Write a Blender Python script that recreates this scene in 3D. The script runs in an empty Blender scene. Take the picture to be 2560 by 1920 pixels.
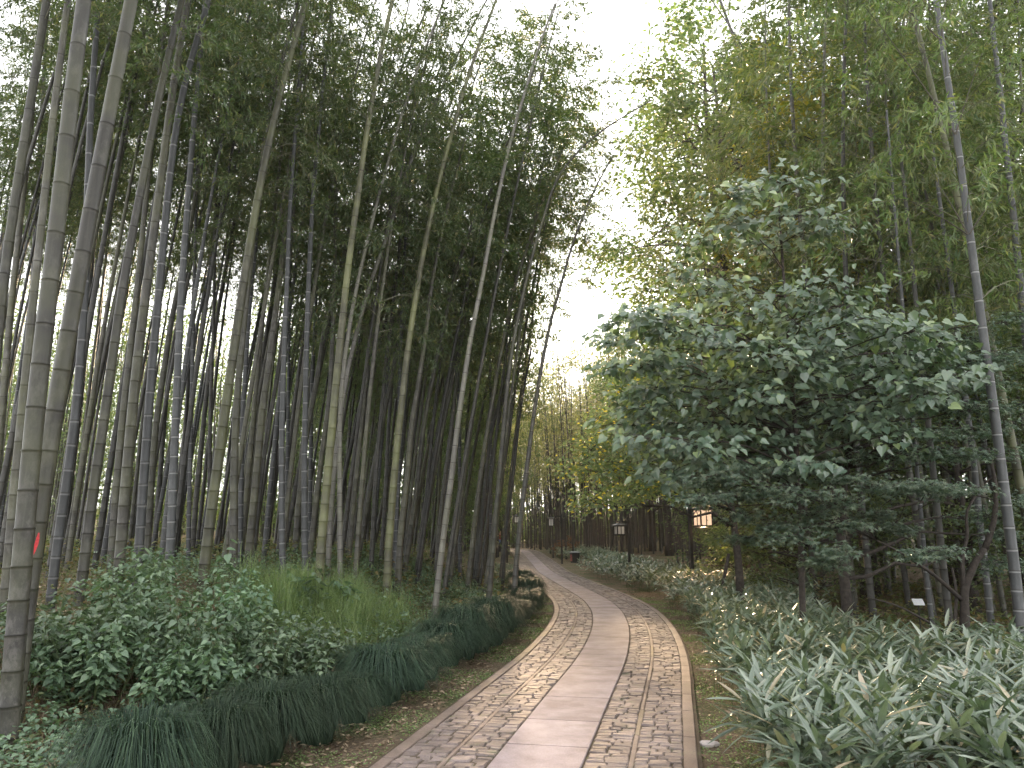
import bpy, math, random
import numpy as np
from mathutils import Vector, Matrix
random.seed(7)
RNG = np.random.default_rng(11)
SC = bpy.context.scene
COL = SC.collection

# ------------------------------------------------------------------ camera, sky, sun, exposure
F_PX, CX, CY, HORIZON = 1970.0, 1280.0, 960.0, 1342.0
PITCH = math.atan((HORIZON - CY) / F_PX)
CAM_H = 1.6
cam_data = bpy.data.cameras.new('camera')
cam_data.sensor_width = 36.0
cam_data.lens = 36.0 * F_PX / 2560.0
cam_data.clip_start = 0.05
cam_data.clip_end = 600.0
cam = bpy.data.objects.new('camera', cam_data)
cam.location = (0, 0, CAM_H)
cam.rotation_euler = (math.pi / 2 + PITCH, 0, 0)
COL.objects.link(cam)
SC.camera = cam

SUN_EL, SUN_AZ = math.radians(14.7), math.radians(2.2)     # azimuth from +Y towards +X
world = bpy.data.worlds.new('World')
SC.world = world
world.use_nodes = True
wn = world.node_tree
for n in list(wn.nodes):
    wn.nodes.remove(n)
sky = wn.nodes.new('ShaderNodeTexSky')
sky.sky_type = 'NISHITA'
sky.sun_disc = False
sky.sun_elevation = SUN_EL
sky.sun_rotation = SUN_AZ
sky.air_density = 1.0
sky.dust_density = 2.0
sky.ozone_density = 1.0
hs = wn.nodes.new('ShaderNodeHueSaturation')
hs.inputs['Saturation'].default_value = 0.12
bg = wn.nodes.new('ShaderNodeBackground')
bg.inputs['Strength'].default_value = 0.15
wo = wn.nodes.new('ShaderNodeOutputWorld')
wn.links.new(sky.outputs[0], hs.inputs['Color'])
# thin high haze evens the sky out: compress its range and cap the glow round the sun
gm = wn.nodes.new('ShaderNodeGamma')
gm.inputs['Gamma'].default_value = 0.35
mn = wn.nodes.new('ShaderNodeVectorMath')
mn.operation = 'MINIMUM'
mn.inputs[1].default_value = (4.2, 4.0, 3.7)
wn.links.new(hs.outputs[0], gm.inputs['Color'])
wn.links.new(gm.outputs[0], mn.inputs[0])
wn.links.new(mn.outputs[0], bg.inputs['Color'])
wn.links.new(bg.outputs[0], wo.inputs['Surface'])

sun_data = bpy.data.lights.new('sun', 'SUN')
sun_data.energy = 1.3
sun_data.angle = math.radians(2.0)
sun_data.color = (1.0, 0.70, 0.42)
sun = bpy.data.objects.new('sun', sun_data)
sd = Vector((math.sin(SUN_AZ) * math.cos(SUN_EL), math.cos(SUN_AZ) * math.cos(SUN_EL), math.sin(SUN_EL)))
sun.rotation_euler = sd.to_track_quat('Z', 'Y').to_euler()
sun.location = (0, 0, 40)
COL.objects.link(sun)

SC.view_settings.view_transform = 'Standard'
SC.view_settings.look = 'None'
SC.view_settings.gamma = 1.0
SC.view_settings.exposure = 3.68
SC.render.engine = 'CYCLES'
cy = SC.cycles
cy.max_bounces = 7
cy.diffuse_bounces = 4
cy.glossy_bounces = 2
cy.transmission_bounces = 3
cy.transparent_max_bounces = 4
cy.volume_bounces = 0
cy.use_denoising = True
cy.use_adaptive_sampling = True
cy.adaptive_threshold = 0.02
cy.caustics_reflective = False
cy.caustics_refractive = False
cy.sample_clamp_indirect = 6.0

# ------------------------------------------------------------------ node helpers
def new_mat(name):
    m = bpy.data.materials.new(name)
    m.use_nodes = True
    nt = m.node_tree
    for n in list(nt.nodes):
        nt.nodes.remove(n)
    out = nt.nodes.new('ShaderNodeOutputMaterial')
    return m, nt, out

def node(nt, kind, **kw):
    n = nt.nodes.new(kind)
    for k, v in kw.items():
        if k in n.inputs:
            n.inputs[k].default_value = v
        else:
            setattr(n, k, v)
    return n

def ramp(nt, src, stops):
    r = nt.nodes.new('ShaderNodeValToRGB')
    cr = r.color_ramp
    while len(cr.elements) > 1:
        cr.elements.remove(cr.elements[-1])
    cr.elements[0].position = stops[0][0]
    cr.elements[0].color = (*stops[0][1], 1)
    for p, c in stops[1:]:
        e = cr.elements.new(p)
        e.color = (*c, 1)
    nt.links.new(src, r.inputs[0])
    return r.outputs[0]

def mixc(nt, a, b, fac, mode='MIX'):
    m = nt.nodes.new('ShaderNodeMix')
    m.data_type = 'RGBA'
    m.blend_type = mode
    def put(sock, v):
        if isinstance(v, (tuple, list)):
            sock.default_value = (*v, 1)
        elif isinstance(v, (int, float)):
            sock.default_value = v
        else:
            nt.links.new(v, sock)
    put(m.inputs[0], fac)
    put(m.inputs[6], a)
    put(m.inputs[7], b)
    return m.outputs[2]

def bump(nt, height, strength=0.5, dist=0.01):
    b = nt.nodes.new('ShaderNodeBump')
    b.inputs['Strength'].default_value = strength
    b.inputs['Distance'].default_value = dist
    nt.links.new(height, b.inputs['Height'])
    return b.outputs[0]

def obj_coord(nt, scale=(1, 1, 1)):
    t = nt.nodes.new('ShaderNodeTexCoord')
    mp = nt.nodes.new('ShaderNodeMapping')
    mp.inputs['Scale'].default_value = scale
    nt.links.new(t.outputs['Object'], mp.inputs[0])
    return mp.outputs[0]

def noise(nt, vec, scale, detail=4.0, rough=0.55):
    n = nt.nodes.new('ShaderNodeTexNoise')
    n.inputs['Scale'].default_value = scale
    n.inputs['Detail'].default_value = detail
    n.inputs['Roughness'].default_value = rough
    nt.links.new(vec, n.inputs['Vector'])
    return n.outputs[0]

def leaf_mat(name, stops, trans=0.45, trans_gain=1.6, gloss=0.35, rough=0.42, yellow=(1.0, 1.15, 0.45)):
    """two-sided leaf: per-leaf colour from the rnd attribute, light passes through the blade"""
    m, nt, out = new_mat(name)
    at = node(nt, 'ShaderNodeAttribute', attribute_name='rnd')
    col = ramp(nt, at.outputs['Fac'], stops)
    oi = node(nt, 'ShaderNodeObjectInfo')
    hv = node(nt, 'ShaderNodeHueSaturation')
    nt.links.new(col, hv.inputs['Color'])
    mr = node(nt, 'ShaderNodeMapRange')
    mr.inputs[3].default_value = 0.8
    mr.inputs[4].default_value = 1.25
    nt.links.new(oi.outputs['Random'], mr.inputs[0])
    nt.links.new(mr.outputs[0], hv.inputs['Value'])
    mr2 = node(nt, 'ShaderNodeMapRange')
    mr2.inputs[3].default_value = 0.475
    mr2.inputs[4].default_value = 0.515
    nt.links.new(oi.outputs['Random'], mr2.inputs[0])
    nt.links.new(mr2.outputs[0], hv.inputs['Hue'])
    base = hv.outputs[0]
    p = node(nt, 'ShaderNodeBsdfPrincipled')
    p.inputs['Roughness'].default_value = rough
    p.inputs['Specular IOR Level'].default_value = gloss
    nt.links.new(base, p.inputs['Base Color'])
    tr = node(nt, 'ShaderNodeBsdfTranslucent')
    tc = mixc(nt, base, tuple(trans_gain * y for y in yellow), 1.0, 'MULTIPLY')
    nt.links.new(tc, tr.inputs[0])
    mx = node(nt, 'ShaderNodeMixShader')
    mx.inputs[0].default_value = trans
    nt.links.new(p.outputs[0], mx.inputs[1])
    nt.links.new(tr.outputs[0], mx.inputs[2])
    nt.links.new(mx.outputs[0], out.inputs[0])
    return m

M = {}
M['bamboo_leaf'] = leaf_mat('bamboo_leaf', [(0, (0.060, 0.088, 0.048)), (0.5, (0.092, 0.125, 0.068)), (0.9, (0.14, 0.165, 0.090)), (1, (0.24, 0.22, 0.12))], 0.42, 1.3)
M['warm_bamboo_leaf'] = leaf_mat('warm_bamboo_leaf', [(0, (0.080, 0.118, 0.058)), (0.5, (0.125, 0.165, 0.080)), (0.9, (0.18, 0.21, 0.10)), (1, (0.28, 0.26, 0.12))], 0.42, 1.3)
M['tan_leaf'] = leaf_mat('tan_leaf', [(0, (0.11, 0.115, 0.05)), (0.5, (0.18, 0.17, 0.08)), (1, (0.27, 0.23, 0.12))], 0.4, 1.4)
M['linden_leaf'] = leaf_mat('linden_leaf', [(0, (0.055, 0.09, 0.06)), (0.5, (0.085, 0.125, 0.085)), (0.85, (0.13, 0.17, 0.12)), (1, (0.18, 0.22, 0.10))], 0.25, 1.5, 0.9, 0.33)
M['small_leaf'] = leaf_mat('small_leaf', [(0, (0.075, 0.11, 0.055)), (0.6, (0.12, 0.165, 0.085)), (0.9, (0.17, 0.20, 0.09)), (0.95, (0.45, 0.36, 0.04)), (1, (0.5, 0.38, 0.04))], 0.4, 1.7, 0.5, 0.4)
M['maple_leaf'] = leaf_mat('maple_leaf', [(0, (0.05, 0.088, 0.06)), (0.6, (0.082, 0.13, 0.085)), (1, (0.14, 0.19, 0.12))], 0.28, 1.3, 0.7, 0.4)
M['canopy_leaf'] = leaf_mat('canopy_leaf', [(0, (0.075, 0.115, 0.055)), (0.5, (0.115, 0.16, 0.075)), (1, (0.18, 0.22, 0.10))], 0.4, 1.3)
M['backlit_gold_leaf'] = leaf_mat('backlit_gold_leaf', [(0, (0.12, 0.15, 0.04)), (0.5, (0.22, 0.22, 0.05)), (1, (0.36, 0.29, 0.05))], 0.45, 1.4)  # the gold of the backlight is put into the leaf colour
M['nettle_leaf'] = leaf_mat('nettle_leaf', [(0, (0.075, 0.125, 0.075)), (0.6, (0.115, 0.175, 0.105)), (1, (0.18, 0.25, 0.15))], 0.25, 1.2, 0.7, 0.42)
M['sasa_leaf'] = leaf_mat('sasa_leaf', [(0, (0.075, 0.115, 0.075)), (0.45, (0.13, 0.18, 0.13)), (0.8, (0.22, 0.27, 0.21)), (0.93, (0.30, 0.34, 0.27)), (0.97, (0.36, 0.32, 0.20)), (1, (0.42, 0.36, 0.24))], 0.2, 1.4, 1.0, 0.32)
M['turf_leaf'] = leaf_mat('lilyturf_blade', [(0, (0.016, 0.030, 0.020)), (0.6, (0.028, 0.050, 0.030)), (1, (0.055, 0.085, 0.048))], 0.10, 1.3, 0.2, 0.6)
M['grass_leaf'] = leaf_mat('grass_blade', [(0, (0.10, 0.155, 0.065)), (0.6, (0.17, 0.23, 0.10)), (1, (0.27, 0.31, 0.16))], 0.35, 1.5)
M['weed_leaf'] = leaf_mat('weed_leaf', [(0, (0.075, 0.10, 0.045)), (0.5, (0.14, 0.16, 0.07)), (0.8, (0.17, 0.14, 0.06)), (1, (0.20, 0.12, 0.06))], 0.3, 1.4)
M['rust_leaf'] = leaf_mat('rust_leaf', [(0, (0.13, 0.08, 0.03)), (1, (0.26, 0.12, 0.05))], 0.3, 1.4)
M['dead_leaf'] = leaf_mat('dead_leaf', [(0, (0.12, 0.085, 0.05)), (0.5, (0.27, 0.20, 0.12)), (1, (0.46, 0.38, 0.25))], 0.1, 1.0, yellow=(1, 1, 1))

def culm_mat(name, body_stops, ring_dark, ring_pale, blotch=(0.3, 0.3, 0.26), blotch_amt=0.4, green=0.0):
    """bamboo stem: lengthwise streaks and lichen blotches; the col attribute marks node rims (red) and powder rings (green)"""
    m, nt, out = new_mat(name)
    v = obj_coord(nt, (26, 26, 1.3))
    v2 = obj_coord(nt, (7, 7, 4.0))
    v3 = obj_coord(nt, (1, 1, 1))
    oi = node(nt, 'ShaderNodeObjectInfo')
    n1 = noise(nt, v, 1.0, 5, 0.6)
    col = ramp(nt, n1, body_stops)
    n2 = noise(nt, v2, 1.0, 6, 0.65)
    bl = ramp(nt, n2, [(0.50, (0, 0, 0)), (0.68, (1, 1, 1))])
    bf = node(nt, 'ShaderNodeMath', operation='MULTIPLY')
    nt.links.new(bl, bf.inputs[0])
    bf.inputs[1].default_value = blotch_amt
    col = mixc(nt, col, blotch, bf.outputs[0])
    n4 = noise(nt, v2, 3.2, 5, 0.7)
    dk = ramp(nt, n4, [(0.46, (0, 0, 0)), (0.66, (1, 1, 1))])
    at = node(nt, 'ShaderNodeAttribute', attribute_name='col')
    sp = node(nt, 'ShaderNodeSeparateColor')
    nt.links.new(at.outputs['Color'], sp.inputs[0])
    df = node(nt, 'ShaderNodeMath', operation='MULTIPLY')
    nt.links.new(dk, df.inputs[0])
    nt.links.new(sp.outputs[2], df.inputs[1])
    col = mixc(nt, col, (0.012, 0.011, 0.010), df.outputs[0])
    n6 = noise(nt, v2, 1.7, 8, 0.75)
    pk = ramp(nt, n6, [(0.50, (0, 0, 0)), (0.60, (0.75, 0.75, 0.75))])
    pf = node(nt, 'ShaderNodeMath', operation='MULTIPLY')
    nt.links.new(pk, pf.inputs[0])
    nt.links.new(sp.outputs[2], pf.inputs[1])
    col = mixc(nt, col, (0.17, 0.155, 0.14), pf.outputs[0])
    col = mixc(nt, col, ring_pale, sp.outputs[1])
    col = mixc(nt, col, ring_dark, sp.outputs[0])
    if green:
        n3 = noise(nt, v3, 1.6, 3, 0.6)
        g = ramp(nt, n3, [(0.42, (0, 0, 0)), (0.60, (green, green, green))])
        col = mixc(nt, col, (0.155, 0.165, 0.07), g)
    hv = node(nt, 'ShaderNodeHueSaturation')
    nt.links.new(col, hv.inputs['Color'])
    mr = node(nt, 'ShaderNodeMapRange')
    mr.inputs[3].default_value = 0.5
    mr.inputs[4].default_value = 1.1
    nt.links.new(oi.outputs['Random'], mr.inputs[0])
    nt.links.new(mr.outputs[0], hv.inputs['Value'])
    p = node(nt, 'ShaderNodeBsdfPrincipled')
    p.inputs['Roughness'].default_value = 0.5
    p.inputs['Specular IOR Level'].default_value = 0.4
    nt.links.new(hv.outputs[0], p.inputs['Base Color'])
    nt.links.new(bump(nt, n1, 0.25, 0.004), p.inputs['Normal'])
    nt.links.new(p.outputs[0], out.inputs[0])
    return m

M['olive'] = culm_mat('olive_culm', [(0.3, (0.037, 0.035, 0.027)), (0.6, (0.063, 0.058, 0.047)), (0.8, (0.099, 0.091, 0.075))], (0.030, 0.027, 0.022), (0.24, 0.23, 0.20), (0.19, 0.183, 0.155), 0.5, 0.3)
M['moss'] = culm_mat('mossy_culm', [(0.3, (0.047, 0.045, 0.027)), (0.6, (0.070, 0.068, 0.040)), (0.8, (0.104, 0.101, 0.068))], (0.030, 0.027, 0.022), (0.30, 0.29, 0.2), (0.24, 0.23, 0.15), 0.35, 0.7)
M['blue'] = culm_mat('young_culm', [(0.3, (0.040, 0.042, 0.043)), (0.6, (0.060, 0.062, 0.062)), (0.8, (0.088, 0.091, 0.089))], (0.05, 0.05, 0.045), (0.36, 0.36, 0.36), (0.15, 0.155, 0.155), 0.35)
M['dark'] = culm_mat('dark_culm', [(0.3, (0.029, 0.027, 0.022)), (0.6, (0.044, 0.042, 0.035)), (0.8, (0.062, 0.060, 0.049))], (0.018, 0.016, 0.013), (0.16, 0.15, 0.14), (0.13, 0.125, 0.10), 0.4)
M['pale'] = culm_mat('pale_culm', [(0.3, (0.094, 0.088, 0.078)), (0.6, (0.135, 0.127, 0.112)), (0.8, (0.171, 0.161, 0.145))], (0.035, 0.03, 0.026), (0.40, 0.38, 0.35), (0.30, 0.29, 0.26), 0.4, 0.25)

def plain_mat(name, c, rough=0.7, var=0.35, scale=12.0, spec=0.3, bumpy=0.3):
    m, nt, out = new_mat(name)
    v = obj_coord(nt)
    n = noise(nt, v, scale, 6, 0.6)
    a = tuple(x * (1 - var) for x in c)
    b = tuple(min(1, x * (1 + var)) for x in c)
    col = ramp(nt, n, [(0.3, a), (0.7, b)])
    p = node(nt, 'ShaderNodeBsdfPrincipled')
    p.inputs['Roughness'].default_value = rough
    p.inputs['Specular IOR Level'].default_value = spec
    nt.links.new(col, p.inputs['Base Color'])
    nt.links.new(bump(nt, n, bumpy, 0.01), p.inputs['Normal'])
    nt.links.new(p.outputs[0], out.inputs[0])
    return m
M['bark'] = plain_mat('bark', (0.050, 0.042, 0.036), 0.85, 0.45, 22, 0.2, 0.8)
M['twig'] = plain_mat('twig', (0.06, 0.052, 0.04), 0.8, 0.3, 15)
M['bamboo_twig'] = plain_mat('bamboo_twig', (0.13, 0.125, 0.085), 0.7, 0.3, 10)
M['stem'] = plain_mat('green_stem', (0.09, 0.12, 0.05), 0.7, 0.3, 15)
M['iron'] = plain_mat('dark_painted_steel', (0.018, 0.018, 0.018), 0.5, 0.2, 30, 0.4, 0.1)
M['glass_pale'] = plain_mat('frosted_pane', (0.62, 0.62, 0.58), 0.35, 0.08, 6, 0.5, 0.02)
M['plaque'] = plain_mat('white_plaque', (0.55, 0.55, 0.56), 0.5, 0.08, 30, 0.4, 0.05)
M['stone_pale'] = plain_mat('pale_stone', (0.42, 0.37, 0.35), 0.8, 0.2, 25, 0.3, 0.5)
M['bin_black'] = plain_mat('black_plastic', (0.012, 0.012, 0.013), 0.45, 0.2, 20, 0.5, 0.05)
M['bin_red'] = plain_mat('faded_red', (0.32, 0.09, 0.08), 0.5, 0.15, 20, 0.4, 0.05)
M['bin_grey'] = plain_mat('grey_lid', (0.30, 0.31, 0.32), 0.5, 0.1, 20, 0.4, 0.05)
M['red_paint'] = plain_mat('red_paint', (0.50, 0.035, 0.04), 0.6, 0.3, 60, 0.4, 0.2)
M['cloth_red'] = plain_mat('red_cloth', (0.35, 0.05, 0.06), 0.8, 0.15, 20)
M['cloth_blue'] = plain_mat('blue_cloth', (0.25, 0.36, 0.58), 0.8, 0.15, 20)
M['skin'] = plain_mat('skin', (0.45, 0.28, 0.20), 0.6, 0.08, 20)
M['hair'] = plain_mat('hair', (0.02, 0.016, 0.014), 0.5, 0.2, 40)

m, nt, out = new_mat('lit_pane')
em = node(nt, 'ShaderNodeEmission')
em.inputs[0].default_value = (1.0, 0.66, 0.42, 1)
em.inputs[1].default_value = 0.085
nt.links.new(em.outputs[0], out.inputs[0])
M['lit_pane'] = m

# ground: dark soil, litter and moss patches
m, nt, out = new_mat('forest_soil')
v = obj_coord(nt)
n1 = noise(nt, v, 1.1, 6, 0.6)
n2 = noise(nt, v, 14.0, 8, 0.7)
n3 = noise(nt, v, 60.0, 6, 0.75)
soil = ramp(nt, n3, [(0.28, (0.075, 0.055, 0.040)), (0.55, (0.17, 0.13, 0.09)), (0.72, (0.33, 0.26, 0.18))])
moss = ramp(nt, n3, [(0.3, (0.035, 0.05, 0.02)), (0.6, (0.09, 0.12, 0.045)), (0.75, (0.16, 0.18, 0.08))])
f = ramp(nt, n1, [(0.46, (0, 0, 0)), (0.58, (0.8, 0.8, 0.8))])
col = mixc(nt, soil, moss, f)
vo = node(nt, 'ShaderNodeTexVoronoi', Scale=45.0)
nt.links.new(v, vo.inputs['Vector'])
lf = ramp(nt, vo.outputs['Color'], [(0.70, (0, 0, 0)), (0.78, (0.6, 0.6, 0.6))])
col = mixc(nt, col, (0.30, 0.22, 0.15), lf)
p = node(nt, 'ShaderNodeBsdfPrincipled', Roughness=0.95)
p.inputs['Specular IOR Level'].default_value = 0.1
nt.links.new(col, p.inputs['Base Color'])
nt.links.new(bump(nt, n3, 0.9, 0.03), p.inputs['Normal'])
nt.links.new(p.outputs[0], out.inputs[0])
M['soil'] = m

def stone_mat(name, stops, rough=0.7, fine=40.0, mossy=0.0, spec=0.35):
    m, nt, out = new_mat(name)
    v = obj_coord(nt)
    at = node(nt, 'ShaderNodeAttribute', attribute_name='rnd')
    base = ramp(nt, at.outputs['Fac'], stops)
    n = noise(nt, v, fine, 8, 0.7)
    g = ramp(nt, n, [(0.25, (0.62, 0.62, 0.62)), (0.75, (1.25, 1.25, 1.25))])
    col = mixc(nt, base, g, 1.0, 'MULTIPLY')
    n2 = noise(nt, v, 2.2, 6, 0.65)
    st = ramp(nt, n2, [(0.40, (0.72, 0.70, 0.68)), (0.62, (1.08, 1.08, 1.08))])
    col = mixc(nt, col, st, 1.0, 'MULTIPLY')
    if mossy:
        n4 = noise(nt, v, 5.0, 8, 0.75)
        mf = ramp(nt, n4, [(0.55, (0, 0, 0)), (0.72, (mossy, mossy, mossy))])
        col = mixc(nt, col, (0.12, 0.15, 0.06), mf)
    p = node(nt, 'ShaderNodeBsdfPrincipled', Roughness=rough)
    p.inputs['Specular IOR Level'].default_value = spec
    nt.links.new(col, p.inputs['Base Color'])
    nt.links.new(bump(nt, n, 0.35, 0.008), p.inputs['Normal'])
    nt.links.new(p.outputs[0], out.inputs[0])
    return m
M['slab'] = stone_mat('slab_stone', [(0, (0.32, 0.26, 0.272)), (1, (0.38, 0.312, 0.32))], 0.75, 90.0, 0.12)
M['sett'] = stone_mat('sett_stone', [(0, (0.135, 0.108, 0.102)), (0.5, (0.19, 0.152, 0.142)), (1, (0.25, 0.20, 0.185))], 0.65, 55.0, 0.5)
M['kerb'] = stone_mat('kerb_stone', [(0, (0.155, 0.12, 0.105)), (0.8, (0.215, 0.165, 0.145)), (1, (0.23, 0.19, 0.10))], 0.7, 60.0, 0.25)
M['grout'] = stone_mat('grout_soil', [(0, (0.10, 0.08, 0.06)), (1, (0.10, 0.08, 0.06))], 0.95, 30.0, 0.8, 0.1)

# ------------------------------------------------------------------ object helpers
def link(o, parent=None):
    COL.objects.link(o)
    if parent is not None:
        o.parent = parent
    return o
def thing(name, label, cat, loc=(0, 0, 0), rz=0.0, group=None):
    o = bpy.data.objects.new(name, None)
    o.empty_display_size = 0.2
    o.location = loc
    o.rotation_euler = (0, 0, rz)
    tag(o, label, cat, group)
    return link(o)
def tag(o, label=None, cat=None, group=None, kind=None):
    if label: o['label'] = label
    if cat: o['category'] = cat
    if group: o['group'] = group
    if kind: o['kind'] = kind
    return o
def mesh_np(name, verts, counts, loops, mats, smooth=False, rnd=None, col=None):
    """verts (n,3); counts (faces,), loops flat; rnd per-vertex float; col per-vertex rgb"""
    me = bpy.data.meshes.new(name)
    verts = np.asarray(verts, dtype=np.float32)
    counts = np.asarray(counts, dtype=np.int32)
    loops = np.asarray(loops, dtype=np.int32)
    me.vertices.add(len(verts))
    me.vertices.foreach_set('co', verts.ravel())
    me.loops.add(len(loops))
    me.loops.foreach_set('vertex_index', loops)
    me.polygons.add(len(counts))
    starts = np.concatenate([[0], np.cumsum(counts)[:-1]]).astype(np.int32)
    me.polygons.foreach_set('loop_start', starts)
    me.polygons.foreach_set('loop_total', counts)
    me.polygons.foreach_set('use_smooth', np.full(len(counts), bool(smooth)))
    if rnd is not None:
        a = me.attributes.new('rnd', 'FLOAT', 'POINT')
        a.data.foreach_set('value', np.asarray(rnd, dtype=np.float32))
    if col is not None:
        a = me.attributes.new('col', 'FLOAT_COLOR', 'POINT')
        c4 = np.ones((len(verts), 4), dtype=np.float32)
        c4[:, :3] = col
        a.data.foreach_set('color', c4.ravel())
    me.update(calc_edges=True)
    me.validate()
    for mt in (mats if isinstance(mats, (list, tuple)) else [mats]):
        me.materials.append(mt)
    return me
def mobj(name, me, parent=None):
    return link(bpy.data.objects.new(name, me), parent)

class Acc:
    """collects pieces of one mesh"""
    def __init__(s):
        s.v, s.c, s.l, s.r, s.k, s.n = [], [], [], [], [], 0
    def add(s, v, c, l, r=None, col=None):
        v = np.asarray(v, float)
        s.v.append(v); s.c.append(np.asarray(c)); s.l.append(np.asarray(l) + s.n)
        s.r.append(np.full(len(v), random.random()) if r is None else np.broadcast_to(np.asarray(r, float), (len(v),)))
        s.k.append(np.zeros((len(v), 3)) if col is None else np.asarray(col, float))
        s.n += len(v)
    def mesh(s, name, mats, smooth=False, col=False):
        return mesh_np(name, np.concatenate(s.v), np.concatenate(s.c), np.concatenate(s.l), mats, smooth, np.concatenate(s.r), np.concatenate(s.k) if col else None)
    def obj(s, name, mats, parent=None, smooth=False, col=False):
        return mobj(name, s.mesh(name, mats, smooth, col), parent)
    def box(s, c, size, rot=None, r=None):
        x, y, z = [q / 2 for q in size]
        v = np.array([(-x, -y, -z), (x, -y, -z), (x, y, -z), (-x, y, -z), (-x, -y, z), (x, -y, z), (x, y, z), (-x, y, z)], float)
        if rot is not None:
            v = v @ np.array(Matrix.Rotation(rot[1], 3, rot[0])).T
        v = v + np.asarray(c, float)
        s.add(v, [4] * 6, [0, 3, 2, 1, 4, 5, 6, 7, 0, 1, 5, 4, 1, 2, 6, 5, 2, 3, 7, 6, 3, 0, 4, 7], r)
    def tube(s, pts, radii, sides=6, r=None, cols=None, cap=True):
        v, c, l = tube_np(pts, radii, sides, cap)
        kc = None
        if cols is not None:
            kc = np.repeat(np.asarray(cols, float), sides, axis=0)
        s.add(v, c, l, r, kc)

def tube_np(pts, radii, sides=6, cap=True):
    P = np.asarray(pts, float)
    n = len(P)
    R = np.broadcast_to(np.asarray(radii, float), (n,))
    T = np.gradient(P, axis=0)
    T /= np.linalg.norm(T, axis=1)[:, None] + 1e-12
    ref = np.array([1.0, 0, 0]) if abs(T[0][0]) < 0.8 else np.array([0, 1.0, 0])
    A = np.cross(T, ref); A /= np.linalg.norm(A, axis=1)[:, None] + 1e-12
    B = np.cross(T, A)
    an = np.arange(sides) * 2 * math.pi / sides
    V = P[:, None, :] + R[:, None, None] * (np.cos(an)[None, :, None] * A[:, None, :] + np.sin(an)[None, :, None] * B[:, None, :])
    V = V.reshape(-1, 3)
    i = np.arange(n - 1)[:, None] * sides
    j = np.arange(sides)[None, :]
    j2 = (j + 1) % sides
    q = np.stack([i + j, i + j2, i + sides + j2, i + sides + j], axis=-1).reshape(-1)
    cnt = [4] * ((n - 1) * sides)
    if cap:
        q = np.concatenate([q, np.arange(sides)[::-1], (n - 1) * sides + np.arange(sides)])
        cnt = cnt + [sides, sides]
    return V, np.array(cnt), q

# leaf templates: (a along, s across, n up) per vertex, faces
T_BLADE = (np.array([(0, 0, 0), (0.45, 0.5, 0.12), (1, 0, -0.12), (0.45, -0.5, 0.12)]), [3, 3], [0, 1, 2, 0, 2, 3])
T_OVATE = (np.array([(0, 0, 0), (0.25, 0.42, 0.1), (0.62, 0.42, 0.06), (1, 0, -0.2), (0.62, -0.42, 0.06), (0.25, -0.42, 0.1), (0.5, 0, 0)]), [4, 4], [0, 1, 2, 6, 0, 6, 4, 5])
T_OVATE = (np.array([(0, 0, 0), (0.22, 0.42, 0.10), (0.62, 0.40, 0.06), (1, 0, -0.22), (0.62, -0.40, 0.06), (0.22, -0.42, 0.10)]), [4, 4], [0, 1, 2, 3, 0, 3, 4, 5])
T_HEART = (np.array([(0.06, 0, 0), (-0.04, 0.22, 0.06), (0.10, 0.46, 0.10), (0.38, 0.50, 0.08), (0.70, 0.28, -0.02), (1.05, 0, -0.25),
                     (0.70, -0.28, -0.02), (0.38, -0.50, 0.08), (0.10, -0.46, 0.10), (-0.04, -0.22, 0.06)]), [6, 6], [0, 1, 2, 3, 4, 5, 0, 5, 6, 7, 8, 9])
def _maple():
    v = [(0, 0, 0)]
    tips = [(-100, 0.42), (-52, 0.75), (0, 1.0), (52, 0.75), (100, 0.42)]
    ring = []
    for i, (a, r) in enumerate(tips):
        ra = math.radians(a)
        ring.append((0.12 + 0.88 * r * math.cos(ra), r * math.sin(ra), -0.10 * r))
        if i < 4:
            b = math.radians((a + tips[i + 1][0]) / 2)
            ring.append((0.12 + 0.30 * math.cos(b), 0.30 * math.sin(b), 0.04))
    v += ring
    f, l = [], []
    for i in range(0, 9, 2):                      # each lobe a face
        a = i - 1 if i > 0 else None
        b = i + 1 if i < 8 else None
        idx = [0] + ([a + 1] if a is not None else []) + [i + 1] + ([b + 1] if b is not None else [])
        f.append(len(idx)); l += idx
    return (np.array(v), f, l)
T_MAPLE = _maple()
T_LANCE = (np.array([(0, 0, 0), (0.18, 0.42, 0.10), (0.5, 0.5, 0.02), (0.8, 0.30, -0.25), (1, 0, -0.55), (0.8, -0.30, -0.25), (0.5, -0.5, 0.02), (0.18, -0.42, 0.10), (0.25, 0, -0.02), (0.5, 0, -0.10), (0.8, 0, -0.33)]),
           [3, 4, 4, 3, 3, 4, 4, 3], [0, 1, 8, 8, 1, 2, 9, 9, 2, 3, 10, 10, 3, 4, 0, 8, 7, 8, 9, 6, 7, 9, 10, 5, 6, 10, 4, 5])

def unit(a):
    return a / (np.linalg.norm(a, axis=-1, keepdims=True) + 1e-9)
def leaves_np(T, P, D, N, L, W, rnd=None):
    """place a leaf template at each P, axis D, blade normal N, length L, width W"""
    tv, tf, tl = T
    n, k = len(P), len(tv)
    D = unit(np.asarray(D, float)); N = np.asarray(N, float)
    S = unit(np.cross(N, D)); U = np.cross(D, S)
    L = np.broadcast_to(L, (n,)); W = np.broadcast_to(W, (n,))
    V = P[:, None, :] + (tv[:, 0][None, :] * L[:, None])[..., None] * D[:, None, :] \
        + (tv[:, 1][None, :] * W[:, None])[..., None] * S[:, None, :] + (tv[:, 2][None, :] * W[:, None])[..., None] * U[:, None, :]
    V = V.reshape(-1, 3)
    cnt = np.tile(np.array(tf), n)
    lo = (np.array(tl)[None, :] + (np.arange(n) * k)[:, None]).reshape(-1)
    r = RNG.random(n) if rnd is None else rnd
    return V, cnt, lo, np.repeat(r, k)

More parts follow.
